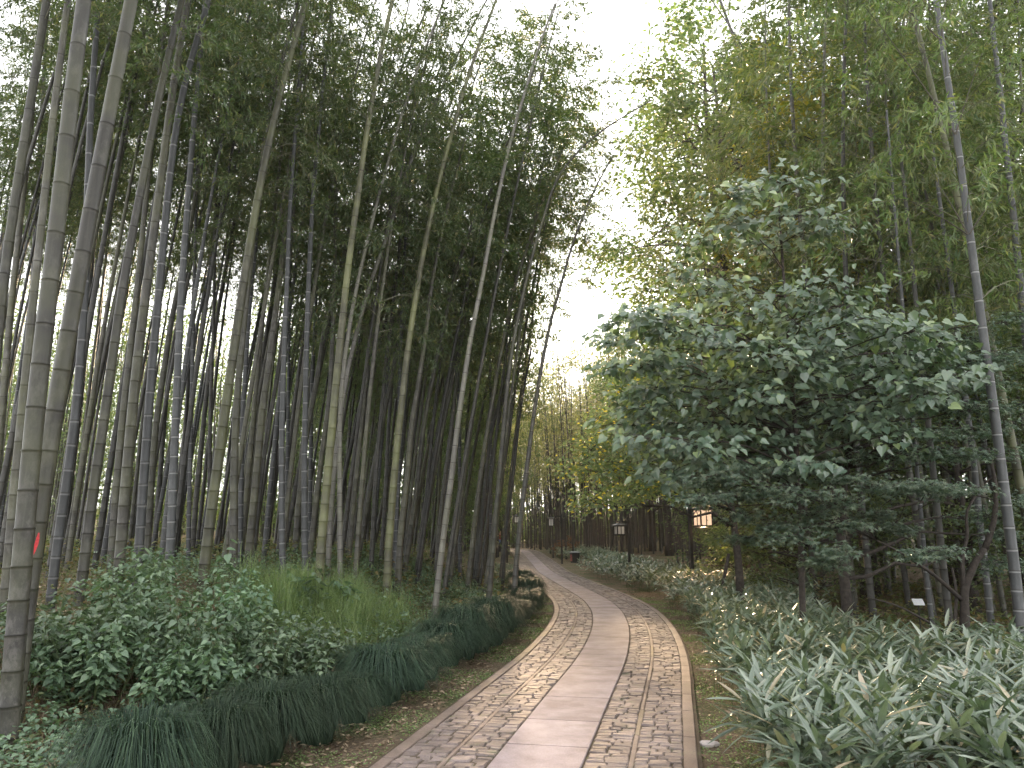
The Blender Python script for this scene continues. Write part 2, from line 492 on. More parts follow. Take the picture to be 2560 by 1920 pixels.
def blades_np(P, az, H, reach, W, seg=4, arch=1.35):
    """arching grass blades: rise from P, bend over towards az"""
    n = len(P)
    t = np.linspace(0, 1, seg + 1)
    d = np.stack([np.cos(az), np.sin(az), np.zeros(n)], 1)
    s = np.stack([-np.sin(az), np.cos(az), np.zeros(n)], 1)
    z = H[:, None] * (1 - (1 - t[None, :] * arch) ** 2)
    x = reach[:, None] * t[None, :] ** (1.6 if arch < 1.5 else 1.12)
    w = W[:, None] * (1 - t[None, :] ** 1.8) * 0.5
    w[:, -1] = 0.0003
    mid = P[:, None, :] + x[..., None] * d[:, None, :] + z[..., None] * np.array([0, 0, 1.0])
    V = np.stack([mid - w[..., None] * s[:, None, :], mid + w[..., None] * s[:, None, :]], 2).reshape(-1, 3)
    k = (seg + 1) * 2
    q = np.array([[2 * i, 2 * i + 1, 2 * i + 3, 2 * i + 2] for i in range(seg)]).reshape(-1)
    lo = (q[None, :] + (np.arange(n) * k)[:, None]).reshape(-1)
    return V, np.full(n * seg, 4), lo, np.repeat(RNG.random(n), k)

# ------------------------------------------------------------------ terrain
PC_Y = np.array([-8, 0, 5.9, 7.4, 8.3, 10.3, 12.4, 14.7, 17.6, 20.6, 24.5, 32, 36, 45, 62, 72, 90, 140])
PC_X = np.array([-2.6, -1.02, 0.15, 0.47, 0.64, 1.08, 1.45, 1.78, 2.06, 2.15, 2.02, 1.70, 1.55, 1.42, 1.05, 0.2, -6, -40])
_yy = np.linspace(-8, 140, 1481)
_xx = np.interp(_yy, PC_Y, PC_X)
_k = np.exp(-0.5 * (np.arange(-20, 21) / 8.0) ** 2); _k /= _k.sum()
_xx = np.convolve(np.pad(_xx, 20, mode='edge'), _k, 'valid')
HALF = 1.12
def pc(y): return np.interp(y, _yy, _xx)
def sstep(a, b, x):
    t = np.clip((x - a) / (b - a), 0, 1)
    return t * t * (3 - 2 * t)
def zpath(y): return 0.5 * sstep(34, 68, y) + 4.0 * sstep(90, 124, y)
def ground(x, y):
    x = np.asarray(x, float); y = np.asarray(y, float)
    c = pc(y)
    dl = (c - HALF) - x
    dr = x - (c + HALF)
    z = zpath(y)
    z = z + 0.95 * sstep(1.5, 5.0, dl) * (0.45 + 0.55 * sstep(5, 11, y))
    z = z + 0.012 * (dl.clip(5, 60) - 5)
    z = z + 0.30 * sstep(2.5, 8, dr) + 0.02 * (dr.clip(8, 60) - 8)
    z = z - 0.012
    bumpy = sstep(HALF + 0.1, HALF + 1.2, np.abs(x - c))
    z = z + bumpy * (0.035 * np.sin(1.7 * x + 0.9 * y) + 0.03 * np.sin(2.9 * y - 1.3 * x + 1) + 0.015 * np.sin(6.1 * x + 4.7 * y))
    return z
def ray(px, py):
    x = (px - CX) / F_PX; y = (CY - py) / F_PX
    c, s = math.cos(PITCH), math.sin(PITCH)
    return np.array([x, c - s * y, s + c * y])
def at_depth(px, py, d):
    r = ray(px, py)
    return np.array([0, 0, CAM_H]) + r * (d / r[1])
def on_ground(px, py, dmax=120):
    r = ray(px, py)
    ds = np.linspace(3.0, dmax, 4000)
    P = r[None, :] * (ds / r[1])[:, None]
    z = CAM_H + P[:, 2]
    g = ground(P[:, 0], P[:, 1])
    k = np.argmax(z < g)
    if z[k] >= g[k]: k = len(ds) - 1
    return np.array([P[k, 0], P[k, 1], g[k]])

def grid_obj(name, X, Y, Zf, mat, kind='structure'):
    nx, ny = len(X), len(Y)
    XX, YY = np.meshgrid(X, Y)
    V = np.stack([XX, YY, Zf(XX, YY)], -1).reshape(-1, 3)
    i = np.arange(ny - 1)[:, None] * nx + np.arange(nx - 1)[None, :]
    q = np.stack([i, i + 1, i + nx + 1, i + nx], -1).reshape(-1)
    me = mesh_np(name, V, np.full((nx - 1) * (ny - 1), 4), q, mat, True, RNG.random(len(V)))
    return tag(mobj(name, me), kind=kind)
gx = np.concatenate([np.linspace(-160, -22, 20)[:-1], np.linspace(-22, -6, 50)[:-1], np.linspace(-6, 9, 130)[:-1], np.linspace(9, 26, 40)[:-1], np.linspace(26, 160, 20)])
gy = np.concatenate([np.linspace(-30, 0, 12)[:-1], np.linspace(0, 34, 260)[:-1], np.linspace(34, 80, 90)[:-1], np.linspace(80, 230, 30)])
grid_obj('ground', gx, gy, lambda a, b: ground(a, b), M['soil'])

# ------------------------------------------------------------------ the paved path
def frame(s_y):
    """point, unit normal (to the right) of the path centre at y"""
    y = np.asarray(s_y, float)
    dx = (pc(y + 0.05) - pc(y - 0.05)) / 0.1
    n = np.stack([np.ones_like(y), -dx], -1)
    n = n / np.linalg.norm(n, axis=-1, keepdims=True)
    return pc(y), n
def path_pt(u, y, z):
    c, n = frame(y)
    return np.stack([c + n[..., 0] * u, y + n[..., 1] * u, zpath(y) + z], -1)
YS = np.concatenate([np.arange(1.5, 40, 0.15), np.arange(40, 92, 0.5)])
def strip(name, u0, u1, z, mat):
    a = path_pt(np.full(len(YS), u0), YS, z); b = path_pt(np.full(len(YS), u1), YS, z)
    V = np.stack([a, b], 1).reshape(-1, 3)
    i = np.arange(len(YS) - 1) * 2
    q = np.stack([i, i + 1, i + 3, i + 2], -1).reshape(-1)
    return tag(mobj(name, mesh_np(name, V, np.full(len(i), 4), q, mat, True, np.full(len(V), .5))), kind='structure')
strip('path', -HALF - 0.03, HALF + 0.03, 0.0165, M['grout'])

def block(acc, u0, u1, y0, y1, z0, z1, bev=0.012, jit=0.006, r=None, tilt=0.0):
    """one paving stone with a rounded top edge, laid along the path"""
    j = lambda a: a + RNG.normal(0, jit)
    c = [(j(u0), j(y0)), (j(u1), j(y0)), (j(u1), j(y1)), (j(u0), j(y1))]
    um, ym = (u0 + u1) / 2, (y0 + y1) / 2
    low = [path_pt(np.array(a), np.array(b), z0) for a, b in c]
    mid = [path_pt(np.array(a), np.array(b), z1 - bev * 0.8) for a, b in c]
    sh = lambda a, m, w: m + (a - m) * max(0.2, 1 - 2 * bev / max(w, 1e-3))
    tz = RNG.normal(0, tilt, 4)
    top = [path_pt(np.array(sh(a, um, u1 - u0)), np.array(sh(b, ym, y1 - y0)), z1 + t) for (a, b), t in zip(c, tz)]
    V = np.array(low + mid + top)
    f = []
    for k in range(4):
        k2 = (k + 1) % 4
        f += [k, k2, 4 + k2, 4 + k, 4 + k, 4 + k2, 8 + k2, 8 + k]
    f += [8, 9, 10, 11]
    acc.add(V, [4] * 9, f, r)
SL = 0.32     # half width of the central slabs
sl, se, ke, di = Acc(), Acc(), Acc(), Acc()
y = 1.6
while y < 78:
    ln = random.choice([0.85, 1.0, 1.25, 1.9, 2.1]) if y < 40 else 2.2
    k = max(1, int(ln / 0.5))
    r = random.random()
    # a slab follows the bend in short facets of one block
    for q in range(k):
        a, b = y + ln * q / k, y + ln * (q + 1) / k
        gap0 = 0.008 if q == 0 else 0.0
        gap1 = 0.008 if q == k - 1 else 0.0
        V = []
        for zz, inn in ((0.0, 0), (0.026, 0), (0.032, 0.006)):
            for u, yy2 in ((-SL + inn, a + gap0), (SL - inn, a + gap0), (SL - inn, b - gap1), (-SL + inn, b - gap1)):
                V.append(path_pt(np.array(u), np.array(yy2), zz))
        f = []
        for e in ((0, 1), (1, 2), (2, 3), (3, 0)):
            if e == (0, 1) and q > 0 or e == (2, 3) and q < k - 1: continue
            f += [e[0], e[1], 4 + e[1], 4 + e[0], 4 + e[0], 4 + e[1], 8 + e[1], 8 + e[0]]
        f += [8, 9, 10, 11]
        sl.add(np.array(V), [4] * (len(f) // 4), f, r)
    y += ln
tag(sl.obj('path_slabs', M['slab']), kind='structure')
y = 1.6
BAND0, BAND1, KW = SL + 0.012, HALF - 0.10, 0.10
MIDU = (BAND0 + BAND1) / 2 - 0.02
while y < 72:
    row = random.uniform(0.075, 0.115) if y < 32 else 0.16
    for sgn in (-1, 1):
        for (a, b) in ((BAND0, MIDU - 0.019), (MIDU + 0.019, BAND1)):
            u = a
            while u < b - 0.02:
                w = random.uniform(0.09, 0.17) if y < 32 else 0.2
                if b - (u + w) < 0.06: w = b - u
                g = 0.004
                u0, u1 = (u + g, u + w - g)
                if sgn < 0: u0, u1 = -u1, -u0
                block(se, u0, u1, y + g, y + row - g, -0.01, 0.026 + random.uniform(-0.005, 0.004), 0.009, 0.005 if y < 32 else 0, None, 0.003)
                u += w
    y += row
tag(se.obj('path_cobblestones', M['sett']), kind='structure')
y = 1.6
while y < 78:
    ln = random.uniform(0.7, 1.1)
    for sgn in (-1, 1):
        for (a, b, acc, zt) in ((HALF - KW + 0.004, HALF, ke, 0.031), (MIDU - 0.018, MIDU + 0.018, di, 0.024)):
            u0, u1 = (a, b) if sgn > 0 else (-b, -a)
            block(acc, u0, u1, y + 0.004, y + ln - 0.004, -0.03, zt, 0.005, 0.002, None, 0.001)
    y += ln
tag(ke.obj('path_kerb', M['kerb']), kind='structure')
tag(di.obj('path_divider', M['kerb']), kind='structure')

# ------------------------------------------------------------------ bamboo
def culm_mesh(name, pts, r0, r1, mat, total, sides=12, node0=0.20, node1=0.42, mottled=0.0, pale=0.0):
    """stem along the 3-D polyline pts with swollen nodes; radius r0 at the base to r1 at the tip"""
    P = np.asarray(pts, float)
    seg = np.linalg.norm(np.diff(P, axis=0), axis=1)
    S = np.concatenate([[0], np.cumsum(seg)])
    Ltot = S[-1]
    rows, rad, colr = [], [], []
    def R(s):
        return r1 + (r0 - r1) * (1 - s / Ltot) ** 0.85
    s = 0.0
    marks = [0.0]
    while s < Ltot - 0.15:
        ln = (node0 + (node1 - node0) * min(1, s / 4.5)) * random.uniform(0.92, 1.08)
        if s > Ltot * 0.7: ln *= 0.8
        s += ln
        marks.append(min(s, Ltot))
    ss, rr, cc = [], [], []
    for i, sm in enumerate(marks):
        r = R(sm)
        mt = mottled * max(0, 1 - sm / 3.2)
        if i > 0:
            ss += [sm - 0.030, sm - 0.024, sm - 0.006]; rr += [r, r, r]
            cc += [(0, 0, mt), (0, pale, mt), (0, pale * 0.9, mt)]
        ss += [sm - 0.002, sm + 0.004, sm + 0.012]; rr += [r * 1.05, r * 1.06, r * 0.975]
        cc += [(1, 0, mt), (1, 0, mt), (0, 0, mt)]
    ss = np.clip(np.array(ss), 0, Ltot)
    o = np.argsort(ss, kind='stable')
    ss = ss[o] + np.arange(len(ss)) * 1e-6
    rr = np.array(rr)[o]; cc = np.array(cc)[o]
    pp = np.stack([np.interp(ss, S, P[:, k]) for k in range(3)], 1)
    # smooth tangents: build rings from a coarse tangent field
    T = np.stack([np.interp(ss, S, np.gradient(P[:, k], S)) for k in range(3)], 1)
    T = unit(T)
    A = unit(np.cross(T, np.array([0, 1.0, 0.02]))); B = np.cross(T, A)
    an = np.arange(sides) * 2 * math.pi / sides
    V = pp[:, None, :] + rr[:, None, None] * (np.cos(an)[None, :, None] * A[:, None, :] + np.sin(an)[None, :, None] * B[:, None, :])
    n = len(pp)
    i = np.arange(n - 1)[:, None] * sides; j = np.arange(sides)[None, :]; j2 = (j + 1) % sides
    q = np.stack([i + j, i + sides + j, i + sides + j2, i + j2], -1).reshape(-1)
    q = np.concatenate([q, (n - 1) * sides + np.arange(sides)])
    cnt = [4] * ((n - 1) * sides) + [sides]
    return mesh_np(name, V.reshape(-1, 3), cnt, q, mat, True, np.repeat(RNG.random(n), sides), np.repeat(cc, sides, 0))

def smooth_poly(pts, n=40):
    """resample a polyline by Catmull-like smoothing"""
    P = np.asarray(pts, float)
    S = np.concatenate([[0], np.cumsum(np.linalg.norm(np.diff(P, axis=0), axis=1))])
    t = np.linspace(0, S[-1], n)
    Q = np.stack([np.interp(t, S, P[:, k]) for k in range(3)], 1)
    for _ in range(max(2, n // 8)):
        Q[1:-1] = 0.25 * Q[:-2] + 0.5 * Q[1:-1] + 0.25 * Q[2:]
    return Q

def crown_meshes(idx, L=7.5, spread=1.25, n_leaf=12, low=0.0, leafL=0.13, mat='bamboo_leaf'):
    """branches and foliage of one bamboo head around the local z axis from 0 to L"""
    rs = np.random.default_rng(100 + idx)
    br = Acc()
    LP, LD, LN = [], [], []
    z = 0.1
    az = rs.random() * 6.28
    while z < L:
        t = z / L
        az += math.pi + rs.normal(0, 0.35)
        prof = (0.55 + 0.75 * math.sin(math.pi * min(1, 0.15 + t * 0.85)) ) * (1 - 0.55 * t ** 2)
        for k in range(2):
            if rs.random() < 0.12: continue
            a = az + (0.5 if k else -0.4) + rs.normal(0, 0.25)
            ln = spread * prof * rs.uniform(0.6, 1.15)
            d = np.array([math.cos(a), math.sin(a)])
            u = np.linspace(0, 1, 6)
            rise = rs.uniform(0.55, 0.95)
            hx = ln * u
            hz = z + ln * (rise * u - (0.75 + 0.35 * rs.random()) * u ** 2.2)
            B = np.stack([hx * d[0], hx * d[1], hz], 1)
            br.tube(B, np.linspace(0.0065, 0.002, 6) * (1.1 - 0.4 * t), 3)
            nt = max(3, int(ln * 7))
            for q in range(nt):
                uu = 0.25 + 0.75 * (q + rs.random()) / nt
                pb = np.array([np.interp(uu, u, B[:, m2]) for m2 in range(3)])
                a2 = a + rs.normal(0, 0.9)
                tl = rs.uniform(0.15, 0.42) * (0.7 + 0.5 * (1 - t))
                td = np.array([math.cos(a2), math.sin(a2), rs.normal(-0.15, 0.35)])
                tip = pb + td * tl + np.array([0, 0, -0.25 * tl])
                if rs.random() < 0.5:
                    br.tube([pb, (pb + tip) / 2 + [0, 0, 0.02], tip], [0.002, 0.0016, 0.001], 3, cap=False)
                m3 = n_leaf + int(rs.integers(-2, 3))
                f = rs.random(m3) ** 0.6
                pos = pb[None] + (tip - pb)[None] * f[:, None] + rs.normal(0, 0.032, (m3, 3))
                dr = td[None] * 0.6 + rs.normal(0, 0.6, (m3, 3)) + np.array([0, 0, -0.45])
                LP.append(pos); LD.append(dr)
                LN.append(np.array([0, 0, 1.0])[None] + rs.normal(0, 0.45, (m3, 3)))
        z += rs.uniform(0.26, 0.36)
    u = np.linspace(0, 1, 8)
    LP, LD, LN = map(np.concatenate, (LP, LD, LN))
    n = len(LP)
    V, c, l, r = leaves_np(T_BLADE, LP, LD, LN, leafL * rs.uniform(0.7, 1.3, n), leafL * 0.19 * rs.uniform(0.8, 1.3, n), rs.random(n))
    fm = mesh_np('foliage', V, c, l, M[mat], False, r)
    bm_ = br.mesh('branches', M['bamboo_twig'])
    return bm_, fm, n
CROWNS = [crown_meshes(i, L=7.0, spread=1.35 + 0.12 * (i % 3)) for i in range(6)]
CROWNS_WARM = [crown_meshes(i + 20, L=7.0, spread=1.5, mat='warm_bamboo_leaf') for i in range(3)]
print('crown leaves', [c[2] for c in CROWNS])

def add_crown(root, p0, p1, k=None, warm=False, fat=1.0):
    """hang head k on the stem between p0 and p1 (local to root)"""
    src = CROWNS_WARM if warm else CROWNS
    bme, fme, _ = src[random.randrange(len(src)) if k is None else k % len(src)]
    v = Vector(p1) - Vector(p0)
    s = v.length / 7.0
    q = v.to_track_quat('Z', 'Y') @ Matrix.Rotation(random.uniform(0, 6.28), 3, 'Z').to_quaternion()
    for nm, me in (('branches', bme), ('foliage', fme)):
        o = bpy.data.objects.new(nm, me)
        o.location = p0
        o.rotation_mode = 'QUATERNION'
        o.rotation_quaternion = q
        o.scale = (fat, fat, s)
        link(o, root)

# measured stems: px points from the foot up (2560 x 1920 frame), width px at the foot / at the last point, look, label
HAND = [
 ([(13,1912),(72,1200),(90,1000),(151,500),(173,280),(210,0)], 52, 41, 'olive', 'thickest dark bamboo culm at the left edge with a blotched grey foot', 1.0),
 ([(38,1745),(91,1300),(118,1150),(141,1000),(231,500),(328,0)], 48, 35, 'olive', 'thick brown grey bamboo culm with a red paint stroke, close behind the blotched one', .3),
 ([(-75,1550),(-20,1000),(8,700),(38,500),(77,250),(117,0)], 29, 26, 'olive', 'bamboo culm leaning in across the upper left corner', 0),
 ([(-30,1410),(9,1000),(24,800),(41,650),(56,500),(75,345),(95,100)], 21, 14, 'olive', 'slim culm half hidden behind the culm in the upper left corner', 0),
 ([(4,1570),(11,1500),(38,1200),(58,1000),(84,740),(111,500),(130,310),(170,0)], 23, 20, 'olive', 'medium olive culm just left of the thickest blotched culm', 0),
 ([(48,1420),(92,500),(107,250),(120,0)], 13, 9, 'dark', 'thin dark culm just above the medium olive culm at the left edge', 0),
 ([(124,1525),(136,1400),(157,1280),(170,1180),(190,1040),(197,950),(214,720),(218,500),(228,250),(247,0)], 24, 12, 'blue', 'grey young culm with white rings standing in brown litter near the left edge', 0),
 ([(152,1410),(160,1350),(166,1300),(203,1000),(235,600),(253,290),(271,0)], 14, 7, 'dark', 'thin dark culm right behind the ringed one near the left edge', 0),
 ([(197,1515),(202,1500),(215,1370),(229,1250),(250,1120),(268,1000),(280,900),(301,755),(318,650),(348,500),(383,310),(416,160),(454,0)], 27, 19, 'olive', 'tall olive culm rising just left of the leafy nettle bushes', 0),
 ([(293,1470),(300,1430),(308,1280),(319,1160),(332,1020),(338,950),(356,800),(375,650),(396,500),(417,330),(440,170),(470,0)], 28, 17, 'olive', 'straight olive culm behind the left end of the nettle bushes', 0),
 ([(275,1445),(277,1400),(292,1200),(310,1000),(328,860),(350,650),(374,400),(420,0)], 19, 9, 'olive', 'slimmer brown culm touching the straight olive one on its left', 0),
 ([(338,1490),(346,1410),(354,1270),(370,1050),(379,930),(402,680),(413,550),(425,430),(446,270),(476,150),(505,60),(522,0)], 24, 16, 'blue', 'blue grey culm with bright white rings bending right at its top', 0),
 ([(365,1425),(386,1090),(397,1000),(415,900),(428,790),(454,690),(472,600),(484,510),(518,335),(545,150),(565,0)], 18, 11, 'olive', 'brown culm slanting behind the white ringed blue grey culm', 0),
 ([(384,1395),(398,1220),(410,1060),(420,940),(445,800),(480,640),(495,500),(505,380)], 14, 9, 'dark', 'dark thin culm slanting right between two ringed culms', 0),
 ([(421,1450),(428,1330),(432,1230),(441,1000),(446,890),(451,770),(462,600),(470,500),(485,300),(500,150),(512,0)], 22, 12, 'blue', 'grey ringed culm rising behind the middle of the nettle bushes', 0),
 ([(443,1400),(457,1150),(468,1000),(480,800),(492,560)], 13, 9, 'dark', 'dark culm directly right of the grey ringed culm behind the nettles', 0),
 ([(470,1430),(472,1300),(478,1030),(480,950),(486,700),(490,500),(497,300)], 12, 8, 'blue', 'narrow dark blue culm with close rings above the nettle bushes', 0),
 ([(478,1410),(490,1250),(507,1080),(514,1000),(530,880),(548,760),(570,640),(590,530),(604,440)], 15, 10, 'dark', 'dark brown culm slanting right above the nettle bush centre', 0),
 ([(521,1430),(524,1180),(526,1000),(535,800),(536,680),(540,500),(548,300)], 12, 8, 'dark', 'upright dark culm with pale rings left of the yellow green streaked culm', 0),
 ([(505,1475),(520,1330),(530,1270),(539,1210),(547,1145),(555,1080),(566,1000),(575,945),(585,875),(595,800),(605,725),(619,650),(631,570),(642,500),(660,420),(675,340),(709,200),(747,65),(765,0)], 28, 15, 'moss', 'long yellow green streaked culm sweeping right to the top edge', 0),
 ([(582,1450),(586,1300),(584,1200),(588,1100),(591,1000),(598,930),(609,815),(619,710),(632,600),(648,450),(663,346),(681,226),(711,135),(745,0)], 22, 8, 'olive', 'rough grey brown culm right of the yellow green streaked one', 0),
 ([(600,1440),(604,1100),(608,1000),(614,930),(620,815),(630,700),(637,640),(645,550),(660,400),(680,200)], 15, 9, 'blue', 'pale ringed culm touching the rough grey brown culm', 0),
 ([(600,1410),(611,1270),(620,1200),(630,1100),(640,1000),(655,900),(672,800),(688,700),(702,600),(715,500),(730,300),(750,100)], 15, 10, 'dark', 'dark brown culm leaning right behind the pale ringed one', 0),
 ([(617,1440),(630,1300),(639,1210),(648,1115),(657,1000),(676,900),(686,800),(700,700),(707,640),(716,540),(735,380),(752,200),(768,0)], 21, 9, 'olive', 'olive brown culm just right of the dark brown leaning one', 0),
 ([(628,1440),(650,1210),(661,1135),(675,1045),(683,1000),(700,900),(712,800),(724,650)], 15, 10, 'dark', 'dark culm leaning close behind the olive brown one', 0),
 ([(665,1400),(675,1300),(691,1120),(700,950),(712,780),(722,600)], 12, 8, 'dark', 'blackish culm just left of the brightest blue grey culm', 0),
 ([(710,1490),(706,1410),(704,1310),(704,1200),(704,1080),(707,1000),(709,920),(713,810),(718,700),(722,600),(725,500),(734,400),(740,300),(748,200),(755,100),(762,0)], 17, 8, 'blue', 'brightest blue grey culm with white rings behind tall sprigs', 0),
 ([(717,1410),(717,1370),(717,1250),(718,1170),(721,1000),(722,900),(724,750),(733,500)], 11, 7, 'blue', 'thin blue black culm tight against the brightest blue grey one', 0),
 ([(763,1480),(762,1370),(761,1210),(761,1120),(764,1000),(765,930),(767,830),(771,720),(776,620),(781,500),(788,415),(800,300),(807,200),(823,100),(830,0)], 17, 8, 'blue', 'blue grey ringed culm standing alone above the grass patch', 0),
 ([(772,1410),(776,1210),(779,1000),(780,950),(787,830),(791,720),(799,560),(806,400)], 12, 8, 'blue', 'dark ringed culm hidden behind the lone blue grey culm', 0),
 ([(735,1410),(748,1250),(765,1080),(782,1000),(795,950),(809,820),(825,760),(848,700),(869,590),(890,500),(930,380),(960,290)], 17, 9, 'olive', 'brown culm crossing from lower left to upper right behind two blue culms', 0),
 ([(770,1430),(780,1345),(789,1260),(797,1195),(812,1080),(826,980),(832,830),(836,700),(840,500),(838,350)], 15, 9, 'olive', 'slightly curved brown culm next to the broad mossy culm', 0),
 ([(796,1460),(800,1400),(805,1335),(814,1245),(823,1150),(831,1050),(837,1000),(846,890),(859,780),(869,665),(879,605),(886,550),(894,500),(910,370),(928,260),(948,150),(981,0)], 24, 10, 'moss', 'broad mossy culm left of a fan of three culms', 0),
 ([(852,1490),(849,1370),(850,1260),(849,1150),(849,1030),(856,940),(867,860),(884,750),(905,655),(930,560),(942,500),(966,422),(998,300),(1017,250),(1033,205),(1052,150),(1069,105),(1087,60),(1111,0)], 14, 7, 'pale', 'middle culm of the fan of three, grey with a straight foot', 0),
 ([(818,1450),(832,1200),(857,1000),(869,920),(892,830),(918,730),(945,650),(967,600),(991,500),(1020,422),(1051,340),(1072,295),(1093,247),(1108,211),(1138,145),(1171,84),(1201,27),(1216,0)], 15, 7, 'pale', 'most slanted culm of the fan of three beside the mossy one', 0),
 ([(860,1400),(868,1255),(883,1180),(898,1120),(911,1040),(930,950),(954,846),(975,756),(990,690),(1003,600)], 13, 8, 'dark', 'dark culm slanting right in the shade behind the grass patch', 0),
 ([(927,1450),(933,1307),(942,1145),(954,1036),(965,900),(985,750),(1000,600)], 13, 8, 'dark', 'dim olive culm in the shade left of the bright lichen culm', 0),
 ([(951,1430),(963,1253),(973,1036),(985,900),(1000,760)], 12, 8, 'dark', 'blackish culm touching the bright lichen culm on its left', 0),
 ([(966,1490),(970,1380),(977,1300),(980,1250),(985,1200),(993,1100),(1000,1050),(1006,1000),(1012,930),(1018,880),(1027,820),(1037,760),(1045,705),(1055,645),(1067,590),(1079,530),(1090,480),(1106,420),(1118,370),(1134,320),(1147,265),(1161,220),(1176,175),(1189,130),(1209,85),(1240,0)], 21, 10, 'moss', 'yellowish lichen covered culm above the grass, reaching the top edge', 0),
 ([(985,1470),(989,1362),(992,1271),(996,1217),(999,950),(1002,830),(1007,756),(1009,680),(1014,590),(1019,500),(1022,452)], 12, 7, 'blue', 'thin blue culm against the right side of the lichen covered one', 0),
 ([(996,1440),(1001,1325),(1017,1217),(1027,1072),(1034,1018),(1046,982),(1050,922),(1062,860),(1069,800),(1075,740),(1081,696),(1093,636)], 17, 9, 'olive', 'grey brown culm right of the lichen culm, rooted in dim weeds', 0),
 ([(1008,1445),(1022,1362),(1035,1271),(1048,1163),(1059,1054),(1075,982),(1086,922),(1099,862),(1112,801),(1124,741),(1140,681),(1153,636),(1175,575),(1198,515)], 15, 8, 'olive', 'leaning grey culm left of the pale culm by the lilyturf row', 0),
 ([(1082,1570),(1090,1506),(1095,1452),(1102,1398),(1111,1318),(1116,1279),(1124,1235),(1129,1195),(1138,1108),(1144,1065),(1152,1000),(1156,982),(1163,931),(1176,843),(1186,798),(1195,753),(1204,709),(1213,666),(1220,620),(1228,575),(1236,533),(1243,500),(1260,422),(1272,368),(1280,337),(1292,295),(1304,259),(1316,217),(1331,169),(1349,111),(1370,51),(1388,9)], 17, 5, 'pale', 'pale grey culm rooted by the lilyturf row, its bare tip against white sky', 0),
 ([(1088,1460),(1100,1300),(1111,1206),(1116,1163),(1123,1108),(1130,1065),(1137,1000),(1147,900),(1160,780),(1175,690),(1195,620),(1213,560),(1222,500)], 12, 7, 'pale', 'slim grey culm overlapping the left side of the pale one by the lilyturf row', 0),
 ([(1150,1466),(1150,1253),(1148,1090),(1146,1000),(1144,900),(1141,800),(1138,700)], 11, 7, 'blue', 'upright blue black culm right of the pale lilyturf side culm', 0),
 ([(1168,1477),(1183,1344),(1188,1289),(1196,1239),(1202,1181),(1207,1145),(1216,1090),(1224,1036),(1233,1000),(1240,946),(1250,892),(1266,816),(1274,771),(1281,726),(1292,681),(1307,666),(1313,630),(1328,584),(1346,530)], 14, 6, 'olive', 'bending brown culm left of the sun glow', 0),
 ([(1189,1480),(1205,1325),(1210,1253),(1214,1199),(1220,1127),(1228,1080),(1250,1000),(1259,922),(1270,877),(1277,832),(1290,780)], 11, 6, 'dark', 'dark thin culm right of the bending brown culm', 0),
 ([(1218,1564),(1222,1488),(1227,1434),(1236,1347),(1241,1271),(1248,1206),(1253,1145),(1258,1090),(1263,1018),(1270,943),(1277,892),(1284,847),(1293,801),(1303,756),(1314,711),(1322,669),(1335,620),(1348,581),(1361,545),(1372,490),(1382,458),(1409,416),(1439,383),(1467,353),(1500,328),(1560,290),(1631,249)], 16, 2.6, 'olive', 'culm arching over the path to the right like a fishing rod', 0),
 ([(1283,1527),(1288,1434),(1295,1362),(1300,1318),(1306,1260),(1313,1199),(1321,1145),(1327,1090),(1334,1036),(1340,1000),(1352,922),(1363,871),(1375,810),(1385,765),(1400,726),(1415,663),(1433,603),(1469,512),(1499,446),(1535,386)], 15, 3, 'pale', 'last culm before the path, crossing the sun glow', 0),
 ([(1258,1440),(1266,1325),(1274,1253),(1281,1217),(1286,1163),(1292,1101),(1300,1036),(1305,1000),(1313,952),(1322,907),(1328,871)], 9, 5, 'dark', 'thin dark culm just left of the last culm before the path', 0),
 ([(1226,1440),(1227,1250),(1227,1108),(1230,1036),(1225,1000),(1225,800),(1224,680)], 8, 5, 'blue', 'needle thin bluish culm behind the arching culm', 0),
 # right bank
 ([(2558,1655),(2544,1475),(2532,1385),(2519,1290),(2505,1180),(2491,1070),(2475,950),(2458,835),(2441,710),(2426,590),(2407,465),(2392,330),(2366,190),(2355,100),(2340,0)], 28, 15, 'blue', 'tall grey young culm at the right edge with black V shaped twigs', 0),
 ([(2625,1560),(2585,1050),(2560,800),(2550,710),(2542,620),(2534,540),(2525,455),(2513,370),(2507,290),(2497,195),(2484,100),(2474,0)], 24, 16, 'blue', 'ringed grey culm cut by the right picture edge', 0),
 ([(2625,1560),(2558,1260),(2547,1190),(2531,1110),(2514,1030),(2496,950),(2483,870),(2440,700),(2403,554),(2391,482),(2377,410),(2353,313),(2335,241),(2312,145)], 25, 14, 'moss', 'mossy yellow green culm crossing behind the tall grey young culm', 0),
 ([(2600,1380),(2541,699),(2519,602),(2500,540),(2474,482),(2456,410),(2430,337),(2412,270),(2385,193)], 15, 9, 'olive', 'brown culm leaning left behind the two grey culms on the right', 0),
 ([(2600,1400),(2537,723),(2526,650),(2495,578),(2476,520),(2442,458),(2417,410),(2400,370)], 15, 10, 'olive', 'pale brown culm crossing the leaning brown culm at the right', 0),
 ([(2402,1360),(2394,723),(2370,626),(2360,554),(2333,458),(2319,410)], 13, 7, 'olive', 'olive culm standing behind the maple branches', 0),
 ([(1927,1430),(1916,542),(1895,392),(1880,301),(1868,241),(1853,151),(1823,60),(1800,0)], 11, 7, 'dark', 'dark thin culm leaning left above the broad leaved tree', 0),
 ([(2010,1400),(1986,434),(1974,380),(1950,313),(1925,241),(1883,163)], 9, 6, 'dark', 'faint slanted culm right of the thin dark one above the broad leaved tree', 0),
 ([(2055,1430),(2040,711),(2031,542),(2022,392),(2016,271),(2004,150)], 12, 8, 'olive', 'straight grey culm above the right side of the broad leaved tree', 0),
